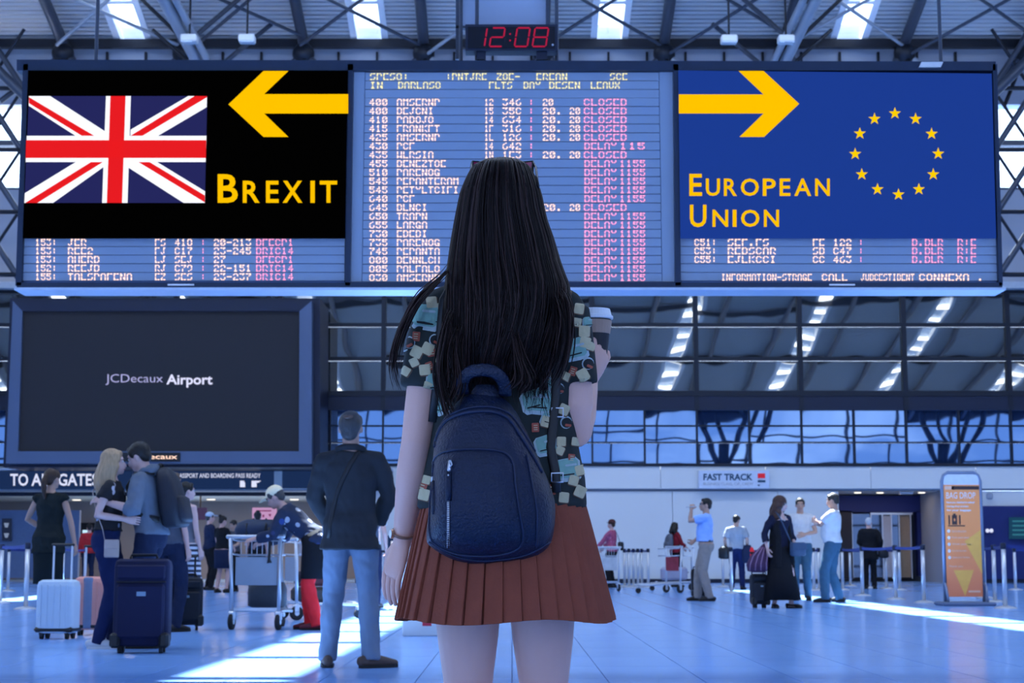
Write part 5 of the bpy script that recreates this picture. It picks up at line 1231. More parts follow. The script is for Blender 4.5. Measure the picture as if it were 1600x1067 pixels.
B().tube(drape('blazer', ['top'], [(.075, 1.515), (.05, 1.49), (0, 1.40), (-.05, 1.30), (-.09, 1.20), (-.115, 1.10), (-.13, 1.0), (-.14, .9)], -1, .006), [(.016, .004)] * 8, 8, up=(0, 1, 0)).link('band', M_black, st, smooth=True)
B().box((-.075, .17, 1.0), (.16, .05, .2), bev=.02).link('pouch', M_black, st)

# -- kissing couple
C_floral = blotches('black_floral', (0.012, 0.012, 0.016), [(0.55, 0.55, 0.65), (0.3, 0.33, 0.45), (0.6, 0.55, 0.6), (0.02, 0.02, 0.03)], 11, .26)
pz = Pose('f', lean=4, yaw=8, pitch=6, hr=(.17, .17, 1.13), hl=(-.10, .34, 1.20), pr=(.3, -1, -.7), pl=(-.4, -1, -.4), fl=(-.07, .06), fr=(.07, -.05), tl=5, tr=-4)
person('blonde', 'blonde woman in black floral top and dark jeans kissing the man in grey hoodie', 162, 1013, 1.685, -82, pz, 'fair', (C_floral, dict(hem=1.03, sl=.45, e=.016, wide=.014)), ('legs', C_dkjean, dict(e=.008, top=1.05)), ('long', H_blond, dict(length=1.30, puff=.006)), (L_white, M_solew), face_on=True, voxel=.011, palms={1: (-1, 0, 0), -1: (1, 0, 0)}, thumbs={1: (0, 0, 1), -1: (0, 0, 1)})
C_hood = cloth('grey_hoodie', (0.13, 0.155, 0.20), bump=.4, bscale=10)
def hood(P_, root, s, fin):
    b = B(); b.ell((0, -.09, 1.49), (.12, .075, .06), T=P_.T); b.tube([P_.T((-.10, -.04, 1.50)), P_.T((-.085, .06, 1.45)), P_.T((-.04, .11, 1.36))], .026, 10, rnd=True); b.tube([P_.T((.10, -.04, 1.50)), P_.T((.085, .06, 1.45)), P_.T((.04, .11, 1.36))], .026, 10, rnd=True); fin(b, 'hood', C_hood, .011, 3)
    b = B(); b.box(P_.T((0, .108, 1.25)), (.12, .02, .30), bev=.01); fin(b, 'shirt_front', C_black, bk=False)
pz = Pose('m', lean=9, yaw=-4, pitch=-14, hl=(-.27, .30, 1.22), hr=(.06, .36, 1.12), pl=(-.4, -.3, -1), pr=(.5, -.8, -.8), fl=(-.11, -.04), fr=(.10, .07), tl=6, tr=-10)
person('hoodie', 'dark-haired man in grey hoodie kissing the blonde woman', 231, 1012, 1.765, 84, pz, 'fair', (C_hood, dict(hem=.95, sl=1.3, e=.026, neck=1.49)), ('legs', C_dknavy, dict(e=.010, wide=.006)), ('short', H_dark, dict(puff=.004)), (L_dark, M_sole), face_on=True, extra=hood, voxel=.011, palms={-1: (0.3, 1, 0), 1: (-1, 0, 0)}, thumbs={-1: (.2, 0, 1), 1: (0, 0, 1)})
rucksack('black backpack worn by the man in the grey hoodie', 'hoodie', mat('black_nylon', (0.014, 0.016, 0.026), .55, bump=.25, bscale=24), .33, .50, .20, -.125, 1.0)
bg = worn('crossbody_bag', 'small beige crossbody bag at the hip of the blonde woman', 'bag', 'blonde')
B().rings([(.765, .02, .055, .20, .06), (.775, .03, .062, .20, .06), (.905, .03, .062, .20, .06), (.915, .02, .055, .20, .06)], 20, power=4).link('pouch', mat('beige_leather', (0.48, 0.38, 0.34), .45), bg)
B().box((.232, .06, .875), (.012, .12, .075), bev=.005).link('flap', mat('beige_leather', 'x'), bg)
B().tube([(.185, .0, .905), (.19, -.02, 1.0), (.165, -.08, 1.15), (.08, -.125, 1.32), (-.06, -.075, 1.43)], [(.007, .004)] * 5, 6).link('strap', mat('beige_leather', 'x'), bg, smooth=True)

# -- woman in black by the white suitcase
C_dress = cloth('black_green_dress', (0.012, 0.017, 0.018))
pz = Pose('f', lean=2, yaw=-12, pitch=2, hr=(.30, .06, .87), hl=(-.16, .20, 1.06), pl=(-1, -.6, 0), pr=(1, -.4, 0), fl=(-.07, .05), fr=(.07, -.03), tl=25, tr=-8)
def band(P_, root, s, fin):
    b = B()
    for q in (-1, 1):
        b.tube([P_.T((q * .125, -.085, 1.40)), P_.T((q * .13, -.02, 1.465)), P_.T((q * .13, .06, 1.42))], [(.016, .008)] * 3, 8)
        b.cm = 0
    fin(b, 'strap_edge', C_white, bk=False)
person('blackdress', 'woman in sleeveless black dress holding the handle of the white suitcase', 72, 977, 1.77, -14, pz, 'tan', (C_dress, dict(hem=.80, sl=.10, e=.020, flare=.008)), ('skirt', C_dress, dict(hem=.46, flare=.006)), ('pony', H_brown), (L_dark, M_sole, 'sandal'), voxel=.012)

# -- woman with bare shoulders behind the backpack, and the one behind her
S_str = stripes('striped_cloth', (0.03, 0.035, 0.06), (0.62, 0.62, 0.66), 5.2)
pz = Pose('f', yaw=-18, pitch=0, hr=(.21, .06, .90), hl=(-.2, .05, .92), fl=(-.09, 0.02), fr=(.10, -.04), tl=10, tr=-40)
person('stripe', 'bare-shouldered woman in striped trousers behind the black backpack', 287, 972, 1.66, -40, pz, 'fair', (cloth('grey_top', (0.16, 0.17, 0.2)), dict(hem=.98, sl=0, e=.010, neck=1.39)), ('legs', S_str, dict(e=.02, wide=.035)), ('lowbun', H_dark), (L_white, M_solew), face_on=True)
pz = Pose('f', yaw=-15)
person('behind', 'brown-haired person half hidden between the grey hoodie and bare-shouldered woman', 263, 987, 1.655, -30, pz, 'pink', (cloth('dusk_top', (0.07, 0.08, 0.11)), dict(hem=.95, sl=.6, e=.02)), ('legs', C_dknavy, dict()), ('short', hairmat('light_brown_hair', (0.12, 0.075, 0.05))), (L_dark, M_sole))
person('redfar', 'distant person in a red jacket near the bright doorway', 137, 913, 1.70, 20, Pose('m'), 'pink', (cloth('red_jacket', (0.42, 0.025, 0.03)), dict(hem=.9, sl=1.9, e=.03)), ('legs', C_dknavy, dict()), ('short', H_dark), (L_dark, M_sole), voxel=.018)

# -- group beyond the cart
def baseball(col, name):
    m = cloth(name, col, bump=.1)
    def f(P_, root, s, fin):
        b = B(); b.ell((0, -.015, 1.69), (.088, .103, .082), T=P_.H); c = fin(b, 'cap', m, bk=False)
        b = B(); b.ell((0, .115, 1.682), (.068, .075, .010), T=P_.H); fin(b, 'cap_peak', m, bk=False, par=c)
    return f
person('capman', 'man in dark clothes and pale blue cap beside the woman in black skirt', 326, 922, 1.80, -60, Pose('m', hl=(-.1, .25, 1.05), hr=(.12, .25, 1.05)), 'pink', (C_dknavy, dict(hem=.92, sl=1.9, e=.022)), ('legs', C_black, dict(e=.014)), ('short', H_grey), (L_dark, M_sole), extra=baseball((0.42, 0.50, 0.62), 'pale_blue_cap'), voxel=.018)
person('skirtwoman', 'woman in black T-shirt and short dark skirt, seen from behind', 345, 926, 1.66, -28, Pose('f', yaw=-15, pitch=-8, hl=(-.12, .24, 1.0), hr=(.16, .24, 1.0), fl=(-.12, 0), fr=(.13, .04)), 'pink', (C_black, dict(hem=.98, sl=.55, e=.016)), ('skirt', C_dknavy, dict(hem=.55, flare=.02)), ('bun', H_dark), (L_dark, M_sole), voxel=.018)
person('faceman', 'dark-haired man bowing his head, facing the woman in short skirt', 364, 924, 1.60, 140, Pose('m', pitch=-20, hl=(-.12, .26, 1.05), hr=(.1, .26, 1.05)), 'tan', (cloth('dim_grey_shirt', (0.06, 0.06, 0.075)), dict(hem=.95, sl=.6, e=.018)), ('legs', C_black, dict(e=.014)), ('short', H_dark), (L_dark, M_sole), face_on=True, voxel=.018)
person('bunperson', 'person with dark hair knot behind the duffel bag on the cart', 400, 928, 1.72, 12, Pose('f'), 'pink', (C_dknavy, dict(hem=.95, sl=.2, e=.016, neck=1.40)), ('legs', C_black, dict()), ('bun', H_dark), (L_dark, M_sole), voxel=.018)
# -- stooping traveller with the cream cap
C_pat = blotches('navy_white_print', (0.012, 0.02, 0.05), [(0.45, 0.48, 0.55), (0.02, 0.03, 0.09), (0.35, 0.36, 0.42), (0.02, 0.05, 0.2)], 9, .30)
C_red = cloth('red_cloth', (0.78, 0.025, 0.030))
def tunic(P_, root, s, fin):
    baseball((0.88, 0.74, 0.50), 'cream_cap')(P_, root, s, fin)
    b = B(); b.rings([(.55, .20, .17), (.75, .205, .165), (.9, .21, .155), (1.05, .185, .14)], 24, T=P_.T); fin(b, 'tunic', C_black, bk=False)
pz = Pose('f', lean=47, pitch=16, hl=(-.18, .66, .98), hr=(.12, .64, .95), pl=(-.6, -.4, -1), pr=(.6, -.4, -1), fl=(-.08, -.04), fr=(.07, .08), tl=0, tr=0)
person('stoop', 'stooping traveller with cream cap and red trousers, half behind the blazer', 493, 984, 1.71, 80, pz, 'pink', (C_pat, dict(hem=.92, sl=1.75, e=.026)), ('legs', C_red, dict(e=.012, wide=.004)), ('short', H_grey), (mat('dark_red_shoe', (0.14, 0.012, 0.02), .5), M_sole), face_on=True, extra=tunic, voxel=.013)
person('whiteshirt', 'man in white T-shirt and dark trousers right behind the blazer', 576, 950, 1.72, -12, Pose('m', hr=(.25, .06, .93), fl=(-.1, 0), fr=(.11, .05)), 'pink', (C_white, dict(hem=.97, sl=.6, e=.02)), ('legs', C_dknavy, dict(e=.014)), ('short', H_dark), (L_dark, M_sole), voxel=.015)

# -- right half of the hall
C_plaid = blotches('pink_check', (0.40, 0.08, 0.15), [(0.55, 0.18, 0.26), (0.3, 0.05, 0.1), (0.42, 0.1, 0.2)], 18, .35)
def hat(P_, root, s, fin):
    b = B(); b.ell((0, -.015, 1.70), (.088, .10, .075), T=P_.H); b.ell((0, -.0, 1.688), (.12, .135, .012), T=P_.H); fin(b, 'hat', cloth('rust_hat', (0.10, 0.035, 0.03)), bk=False)
person('pink', 'woman in pink checked shirt pushing a cart next to the brown skirt', 956, 918, 1.70, 62, Pose('f', hl=(-.2, .34, 1.0), hr=(.2, .34, 1.0)), 'pink', (C_plaid, dict(hem=.92, sl=1.8, e=.024)), ('legs', C_black, dict()), ('short', H_brown), (L_dark, M_sole), extra=hat, face_on=True, voxel=.018)
sb = worn('shoulder_bag', 'small black bag hanging behind the pink checked shirt', 'bag', 'pink'); B().rings([(.93, .08, .05, .08, -.22), (.95, .11, .06, .08, -.22), (1.12, .10, .06, .08, -.22), (1.15, .06, .04, .08, -.22)], 16, power=3).link('pouch', M_black, sb, smooth=True)
B().tube([(.08, -.2, 1.13), (.08, -.14, 1.3), (.1, -.06, 1.45), (.1, .08, 1.42)], [(.012, .006)] * 4, 6).link('strap', M_black, sb, smooth=True)
person('redtop', 'long dark-haired woman in dark red top beyond the red advert cart', 1056, 917, 1.66, -65, Pose('f', hl=(-.15, .3, 1.05), hr=(.15, .3, 1.05)), 'pink', (cloth('dark_red_top', (0.22, 0.014, 0.024)), dict(hem=.92, sl=1.5, e=.02)), ('legs', C_black, dict()), ('long', H_dark, dict(length=1.42)), (L_dark, M_sole), voxel=.018)
rucksack('grey and black backpack worn over the dark red top', 'redtop', mat('grey_nylon', (0.10, 0.11, 0.14), .6, var=.5, vscale=5), .30, .42, .18, -.115, 1.02)
# man in light blue shirt
def belt_glasses(P_, root, s, fin):
    b = B(); b.rings([(1.0, .176, .128, 0, -.004), (1.035, .172, .126, 0, .0)], 26, T=P_.T); fin(b, 'belt', L_dark, bk=False)
    b = B()
    for q in (-1, 1):
        b.tube([P_.H((q * .03 + .019 * cos(a), .094, 1.641 + .015 * sin(a))) for a in [2 * pi * i / 10 for i in range(11)]], .0035, 6); b.tube([P_.H((q * .05, .09, 1.645)), P_.H((q * .078, .0, 1.64))], .0035, 6)
    b.tube([P_.H((-.011, .097, 1.643)), P_.H((.011, .097, 1.643))], .003, 6); fin(b, 'glasses', M_black, bk=False)
pz = Pose('m', yaw=6, pitch=4, hl=(-.03, .235, 1.56), hr=(.06, .20, 1.02), pl=(-.6, .3, -1), pr=(.8, -.8, -.2), fl=(-.11, -.06), fr=(.10, .15), tl=6, tr=-2, stout=.03)
person('blueshirt', 'man in light blue shirt and khaki trousers drinking, seen from the side', 1104, 939, 1.80, 84, pz, 'tan', (cloth('light_blue_shirt', (0.30, 0.47, 0.86), bump=.3), dict(hem=1.01, sl=.7, e=.02, wide=.01)), ('legs', cloth('khaki', (0.29, 0.25, 0.23)), dict(e=.012, top=1.02, wide=.008)), ('short', H_dark), (L_dark, M_sole), face_on=True, extra=belt_glasses, palms={-1: (.9, -.2, .3), 1: (-.6, .3, 0)}, curl=(.9, .5), thumbs={-1: (0, -1, .4), 1: (0, .2, 1)})
tb = worn('straw_tube', 'thin pale tube held to the mouth by the light blue shirt man', 'tube', 'blueshirt'); B().tube([(-.03, .19, 1.655), (-.03, .34, 1.645)], .011, 8).link('tube', C_white, tb)
# grey shirt with backpack
person('greyshirt', 'man in grey and white shirt from behind, carrying a red-navy backpack', 1152, 921, 1.76, -14, Pose('m', yaw=-25, pitch=-6, hr=(.24, .05, .95), hl=(-.25, .05, .95), fl=(-.13, 0), fr=(.12, .03)), 'tan', (blotches('grey_white_shirt', (0.30, 0.32, 0.36), [(0.36, 0.38, 0.42), (0.28, 0.3, 0.33)], 5, .4), dict(hem=.95, sl=.8, e=.024)), ('legs', C_dkjean, dict(e=.014)), ('short', H_dark), (L_dark, M_sole), voxel=.018)
o = worn('backpack', 'red and navy backpack hanging from the right arm of the grey shirt man', 'backpack', 'greyshirt'); B().rings([(.62, .09, .07, .27, -.06), (.65, .13, .10, .27, -.06), (.9, .13, .10, .27, -.06), (1.05, .08, .06, .26, -.04)], 18, power=3).link('body', C_dknavy, o, smooth=True)
B().rings([(.66, .05, .06, .37, -.08), (.70, .07, .08, .37, -.08), (.92, .06, .08, .37, -.08), (1.0, .03, .04, .36, -.06)], 14, power=3).link('side_pocket', C_red, o, smooth=True); B().tube([(.25, -.05, 1.04), (.27, -.04, 1.2), (.24, 0, 1.36)], .012, 6).link('strap', M_black, o, smooth=True)
o = worn('shoulder_bag', 'round black bag at the left side of the grey shirt man', 'bag', 'greyshirt'); B().rings([(.72, .08, .06, -.29, -.06), (.75, .14, .09, -.29, -.06), (.95, .14, .09, -.29, -.06), (1.02, .08, .05, -.28, -.05)], 18, power=2.6).link('pouch', M_black, o, smooth=True); B().tube([(-.28, -.05, 1.0), (-.26, -.03, 1.2), (-.16, 0, 1.47)], .010, 6).link('strap', M_black, o, smooth=True)
# woman in long black
def coat(P_, root, s, fin):
    b = B()
    for q in (-1, 1): b.rings([(.62, .08, .16, q * .13, 0), (.8, .085, .15, q * .125, 0), (1.0, .075, .135, q * .105, 0), (1.2, .07, .125, q * .10, 0), (1.38, .065, .10, q * .09, 0)], 16, T=P_.T)
    fin(b, 'open_coat', C_black, .014, 4)
    b = B(); b.tube([P_.T((-.06, .07, 1.44)), P_.T((-.03, .11, 1.39)), P_.T((0, .12, 1.37)), P_.T((.03, .11, 1.39)), P_.T((.06, .07, 1.44))], .005, 6); fin(b, 'necklace', M_chrome, bk=False)
pz = Pose('f', lean=0, yaw=42, pitch=-4, hr=(.27, .02, .93), hl=(-.22, .08, .98), pr=(.8, -1, 0), fl=(-.12, .08), fr=(.11, -.05), tl=25, tr=-20)
person('longblack', 'woman with long curly brown hair in a long black dress and coat', 1222, 950, 1.68, 205, pz, 'fair', (cloth('navy_top', (0.012, 0.014, 0.035)), dict(hem=.95, sl=1.55, e=.016, neck=1.40, wide=.012)), ('skirt', C_black, dict(hem=.13, flare=.14)), ('curly', hairmat('auburn_hair', (0.055, 0.022, 0.016)), dict(length=1.34, puff=.022)), (L_dark, M_sole, 'sandal'), face_on=True, extra=coat)
o = worn('shoulder_bag', 'slate blue shoulder bag at the hip of the woman in long black', 'bag', 'longblack')
B().rings([(.78, .10, .03, -.17, .20), (.80, .135, .045, -.17, .20), (.96, .135, .04, -.17, .20), (.99, .12, .03, -.17, .20)], 20, power=3.4).link('pouch', mat('slate_leather', (0.045, 0.075, 0.13), .5), o, smooth=True); B().box((-.17, .25, .93), (.26, .012, .10), bev=.005).link('flap', mat('slate_leather', 'x'), o)
B().tube([(-.06, .19, .98), (-.02, .165, 1.1), (.05, .15, 1.25), (.10, .12, 1.38), (.11, .02, 1.48)], [(.012, .005)] * 5, 6).link('strap', mat('slate_leather', 'x'), o, smooth=True)
# white T-shirt man
person('whitetee', 'dark-haired man in white T-shirt and jeans between woman and folded arms man', 1253, 938, 1.82, 165, Pose('m', yaw=10, pitch=-6, hl=(-.10, .24, 1.12), hr=(.20, .10, .92), pl=(-1, -.8, -.3), fl=(-.11, 0), fr=(.1, .05)), 'tan', (C_white, dict(hem=.95, sl=.6, e=.022, wide=.01)), ('legs', C_jean, dict(e=.014)), ('short', H_dark), (L_dark, M_sole), face_on=True, palms={-1: (.8, 0, -.4)})
# man with folded arms
pz = Pose('m', lean=-3, yaw=-8, pitch=-12, hl=(.14, .27, 1.26), hr=(-.14, .25, 1.29), pl=(-1, -.1, -.6), pr=(1, -.1, -.6), fl=(-.12, .12), fr=(.13, -.08), tl=10, tr=-14, stout=.055)
person('folded', 'stout grey-haired man in white polo shirt and jeans with folded arms', 1303, 941, 1.86, 72, pz, 'tan', (cloth('white_polo', (0.60, 0.61, 0.63), bump=.3), dict(hem=.95, sl=.72, e=.022, wide=.012)), ('legs', C_jean, dict(e=.014, wide=.008)), ('short', hairmat('iron_grey_hair', (0.028, 0.023, 0.021))), (L_dark, M_sole), face_on=True, palms={-1: (.4, -1, 0), 1: (-.4, -1, 0)}, thumbs={-1: (0, 0, 1), 1: (0, 0, 1)})
# white-haired man at the doorway
person('whitehair', 'white-haired man in black coat facing the doorway', 1360, 920, 1.72, -10, Pose('m', lean=6, hl=(-.14, .24, 1.05), hr=(.25, .08, .95)), 'pink', (C_black, dict(hem=.72, sl=1.9, e=.034, flare=.02)), ('legs', C_black, dict(e=.014)), ('short', H_white), (L_dark, M_sole), voxel=.018)
o = worn('shoulder_bag', 'black bag swinging at the right side of the white-haired man', 'bag', 'whitehair'); B().rings([(.74, .08, .05, .33, -.02), (.77, .13, .07, .33, -.02), (.95, .12, .06, .33, -.02), (.99, .05, .03, .33, -.02)], 18, power=2.8).link('pouch', M_black, o, smooth=True); B().tube([(.30, -.02, .97), (.26, 0, 1.2), (.17, .0, 1.49)], .010, 6).link('strap', M_black, o, smooth=True)
# ------------------------------------------------------------------ the young woman in front
YM = 3.85; RX0 = P(787, 700, YM).x; S_ = 0.96
def Wl(px, py, dy=0.0):
    p = P(px, py, YM + dy); return Vector((p.x - RX0, p.y - YM, p.z))
woman = empty('person', 'long dark-haired young woman from behind in patterned T-shirt and brown pleated skirt', 'person', (RX0, YM, 0))
SKW_ = skin_mat('skin_pale', (0.66, 0.375, 0.30))
pm = Pose('f', pitch=10, fl=(-.085, .01), fr=(.105, -.01))
def setarm(q, sh, el, wr): pm.sh[q], pm.el[q], pm.wr[q] = Vector(sh) / S_, Vector(el) / S_, Vector(wr) / S_
setarm(-1, (-.156, -.01, 1.345), Wl(651, 690, -.02), Wl(629, 845, .07))
setarm(1, (.148, -.01, 1.345), Wl(899, 676, -.01), Wl(920, 592, .18))
def lin(b): b.v = [tuple(Vector(v) * S_) for v in b.v]; return b
b = B()
b.rings([(z, rx * (.93 if z > 1.3 else 1), ry * .95, x, y) for z, rx, ry, x, y in pm.torso()], 24, T=pm.T)
for q in (-1, 1):
    b.tube([pm.T((q * .045, -.012, 1.405)), pm.sh[q] - Vector((q * .012, 0, .012))], [.050, .036], 14, rnd=True)
    a, c, d = pm.sh[q], pm.el[q], pm.wr[q]; k = 1.03 if q < 0 else 1.0
    b.tube([a, a.lerp(c, .35), a.lerp(c, .8), c, c.lerp(d, .3), c.lerp(d, .75), d], [.036, .046 * k, .040 * k, .036 * k, .038 * k, .029 * k, .0235 * k] if q < 0 else [.036, .048, .049, .043, .041, .031, .024], 18, rnd=True)
    h, kn, an = pm.hp[q], pm.kn[q], pm.an[q]
    b.tube([h + Vector((0, 0, .03)), h.lerp(kn, .25), h.lerp(kn, .75), kn, kn.lerp(an, .3), kn.lerp(an, .7), an], [.096, .092, .074, .060, .060, .046, .036], 20, rnd=True)
    t = pm.toe[q]; g = Vector((an.x, an.y, an.z - .08))
    b.tube([g - t * .055 + Vector((0, 0, .035)), g + Vector((0, 0, .045)), g + t * .08 + Vector((0, 0, .03)), g + t * .15 + Vector((0, 0, .018))], [(.028, .03), (.032, .045), (.038, .028), (.028, .014)], 10, up=(0, 0, 1), rnd=True)
b.tube([pm.T((0, -.018, 1.45)), pm.H((0, -.012, 1.57))], [.050, .045], 14)
head_blob(pm, b)
# palms belong to the skin, the fingers follow
hands = ((-1, Vector((-.30, .10, -1)), Vector((.8, .6, .1)), Vector((.4, 1, -.1)), .14), (1, Vector((.36, .36, .85)), Vector((-.75, .72, -.1)), Vector((-.8, -.5, .5)), .62))
for q, f, nn, th, cu in hands:
    f = f.normalized(); n_ = (nn - f * nn.dot(f)).normalized(); w = pm.wr[q]
    b.tube([w - f * .01, w + f * .03, w + f * .065, w + f * .085], [(.025, .019), (.034, .018), (.039, .016), (.036, .012)], 12, up=n_, rnd=True)
body = bake(b, .0065, 3)
for q, f, nn, th, cu in hands: hand(body, pm.wr[q], f, nn, th, cu, .96, n=10, rad=.0082, segs=4, palm=False)
body.m = [0] * len(body.f)
BODY = lin(body); BODY.link('body', SKW_, woman, smooth=True)
add_face(pm, woman, S_, SKW_)
for q in (-1, 1): shoe(pm, q, woman, S_, L_white, M_solew)

# T-shirt
M_shirt = mat('shirt_black_green', (0.018, 0.023, 0.022), .85, var=.15, bump=.35, bscale=9, spec=.25)
b = B()
b.rings([(.878, .192, .140, -.004, -.005), (.885, .196, .144, -.004, -.005), (.95, .188, .138, 0, -.005), (1.03, .172, .128, 0, -.004), (1.12, .164, .120, 0, -.002), (1.22, .166, .120, 0, -.002), (1.30, .164, .116, -.003, -.006), (1.345, .146, .100, -.004, -.012), (1.385, .108, .080, -.004, -.018), (1.425, .070, .060, -.002, -.02)], 40)
for q in (-1, 1):
    a, c = pm.sh[q] * S_, pm.el[q] * S_
    e_ = a.lerp(c, .61)
    b.tube([Vector((q * .045, -.012, 1.372)), a + Vector((-q * .01, 0, -.004))], [.058, .052], 16, rnd=True)
    b.tube([a, a.lerp(c, .25), a.lerp(c, .5), e_], [.052, .057, .060, .060], 22, rnd=False)
SHIRT = bake(b, .0062, 4)
# gentle folds
for i, v in enumerate(SHIRT.v):
    x, y, z = v; f = .0035 * sin(38 * x + 22 * z + 3 * sin(9 * z)) + .003 * sin(55 * z - 20 * x + 1.3)
    if z < 1.3: SHIRT.v[i] = (x, y + (f if y < 0 else -f), z)
shirt = SHIRT.link('t_shirt', M_shirt, woman, smooth=True)
TREE = BVHTree.FromPolygons([Vector(v) for v in SHIRT.v], SHIRT.f)
ROOTL = Vector((RX0, YM, 0)); CAML = Vector((0, 0, CAMZ)) - ROOTL
def onshirt(px, py, off=.0012):
    r = Vector(ray(px, py)).normalized(); h = TREE.ray_cast(CAML, r)
    return h[0] + h[1] * off if h[0] is not None else None
def decal(b, cx, cy, pts, k, rot, off):
    """Printed shape pressed onto the cloth."""
    c, s = cos(rot), sin(rot); o = onshirt(cx, cy, off)
    if o is None: return
    pts = [p for i in range(len(pts)) for p in (pts[i], tuple((pts[i][j] + pts[(i + 1) % len(pts)][j]) / 2 for j in (0, 1)))]
    n = len(pts); R = (.25, .5, .75, 1.0); vs = [o]; last = {}
    for q in R:
        for i, (x, y) in enumerate(pts):
            p = onshirt(cx + (x * c - y * s) * k * q, cy + (x * s + y * c) * k * q, off)
            if p is None or (p - last.get(i, o)).length > .03: p = last.get(i, o)      # the print ends at the edge of the cloth
            last[i] = p; vs.append(p)
    fs = [(0, 1 + i, 1 + (i + 1) % n) for i in range(n)]
    for r in range(len(R) - 1): fs += [(1 + r * n + i, 1 + (r + 1) * n + i, 1 + (r + 1) * n + (i + 1) % n, 1 + r * n + (i + 1) % n) for i in range(n)]
    b.add(vs, fs)
def rr(w, h, r=.3, n=3):
    out = []
    for sx_, sy, a0 in ((1, -1, -90), (1, 1, 0), (-1, 1, 90), (-1, -1, 180)):
        for i in range(n + 1):
            a = radians(a0 + 90 * i / n); out.append((sx_ * (w - r) + r * cos(a), sy * (h - r) + r * sin(a)))
    return out
TOAST = rr(1, 1.05, .3); TOASTER = [(-1, -.55), (-.7, -.85), (.75, -.95), (1.05, -.6), (1.0, .7), (.7, .95), (-.75, .85), (-1.0, .55)]; TAG = rr(.78, 1.0, .12, 1)
pr = B()      # material slots: 0 teal, 1 cream, 2 red, 3 silver, 4 crumb brown, 5 black
rp = random.Random(3)
def toaster(x, y, k, r):
    pr.cm = 3; decal(pr, x + .6, y + 1.6, TOASTER, k * 1.14, r, .0012)
    pr.cm = 0; decal(pr, x, y - k * .05, TOASTER, k * .93, r, .0026); pr.cm = 3; decal(pr, x + k * .3, y - k * .35, rr(.5, .10, .08, 1), k, r, .0040)
    pr.cm = 5; decal(pr, x, y + k * .52, rr(.62, .06, .05, 1), k, r, .0040)
def toast(x, y, k, r):
    pr.cm = 4; decal(pr, x + .7, y + .8, TOAST, k * 1.05, r, .0014); pr.cm = 1; decal(pr, x, y, TOAST, k * .95, r, .0030)
def tag_(x, y, k, r):
    pr.cm = 2; decal(pr, x, y, TAG, k, r, .0018); pr.cm = 1
    for u in (-.45, .05, .5): decal(pr, x - u * k * sin(r), y + u * k * cos(r), rr(.42, .09, .05, 1), k, r, .0032)
def loop(x, y, k, r):
    pr.cm = 3; decal(pr, x, y, [(cos(a) * 1, sin(a) * 1.1) for a in [2 * pi * i / 14 for i in range(14)]], k, r, .0012); pr.cm = 5; decal(pr, x + .4, y + .8, [(cos(a), sin(a)) for a in [2 * pi * i / 14 for i in range(14)]], k * .88, r, .0024)
    pr.cm = 2; decal(pr, x + 2, y + k * .55, rr(.5, .22, .08, 1), k, r, .0036)
for x, y, k in ((898, 545, 15), (842, 627, 17), (885, 733, 16), (665, 494, 18), (681, 597, 13), (699, 518, 11), (631, 553, 10), (681, 632, 12), (852, 695, 14), (833, 626, 16), (858, 596, 9), (919, 503, 8), (856, 655, 10)): toaster(x, y, k * 1.12, rp.uniform(-.5, .5))
for x, y in ((904, 483), (901, 504), (912, 518), (913, 535), (922, 541), (861, 575), (874, 704), (895, 751), (853, 659), (657, 462), (675, 473), (652, 550), (648, 566), (635, 580), (629, 512), (876, 690), (860, 586), (880, 777), (664, 773), (905, 768), (882, 462), (640, 505), (668, 545), (688, 560), (668, 604), (905, 735), (884, 588), (910, 586), (664, 578), (690, 480), (880, 640), (898, 690), (668, 750)): toast(x, y, rp.uniform(6.5, 9), rp.uniform(-.6, .6))
for x, y in ((895, 580), (866, 554), (849, 566), (892, 716), (642, 479), (651, 526), (671, 572), (674, 549), (661, 762), (836, 668), (884, 500), (862, 765)): tag_(x, y, rp.uniform(6.5, 8.5), rp.uniform(-.4, .4))
for x, y in ((918, 568), (912, 464), (868, 530), (679, 531), (686, 542), (696, 637), (640, 535), (884, 660), (873, 607)): loop(x, y, rp.uniform(8, 10), rp.uniform(-.5, .5))
M_pr = [mat('print_teal', (0.19, 0.34, 0.28), .8, var=.2, vscale=60), mat('print_cream', (0.48, 0.40, 0.24), .8, var=.15, vscale=80), mat('print_tag_red', (0.34, 0.075, 0.045), .8), mat('print_silver', (0.34, 0.40, 0.40), .7, var=.3, vscale=50), mat('print_crust', (0.12, 0.065, 0.04), .8), mat('print_dark', (0.012, 0.013, 0.014), .8)]
pr.link('printed_motifs', M_pr, shirt, kind='stuff')

# pleated skirt
M_skirt = mat('rust_brown_cloth', (0.22, 0.055, 0.032), .9, var=.12, vscale=30, bump=.12, bscale=160, spec=.2)
NP = 36; prof = [(0.0, -.003), (.08, .001), (.55, .0045), (.90, .0070), (.925, .0070), (.94, -.006)]
zs = [.945, .90, .85, .80, .74, .68, .645, .628]
vs, fs = [], []; m_ = NP * len(prof)
for z in zs:
    t = (.945 - z) / (.945 - .628); rx = .168 + .074 * t ** .9; ry = .124 + .072 * t; A = .35 + .9 * t
    for i in range(NP):
        for f, d in prof:
            a = 2 * pi * (i + f) / NP + .10 * sin(2 * i) * t / NP * 2
            wv = .006 * t * sin(3 * a + 1) + .004 * t * sin(7 * a)
            vs.append((-.001 + (rx + d * A + wv) * cos(a), -.004 + (ry + d * A + wv) * sin(a), z + .006 * t * sin(4 * a)))
for k in range(len(zs) - 1):
    for j in range(m_): fs.append((k * m_ + j, k * m_ + (j + 1) % m_, (k + 1) * m_ + (j + 1) % m_, (k + 1) * m_ + j))
b = B(); b.add(vs, fs); sk_o = b.link('pleated_skirt', M_skirt, woman)
so_ = sk_o.modifiers.new('thickness', 'SOLIDIFY'); so_.thickness = .003
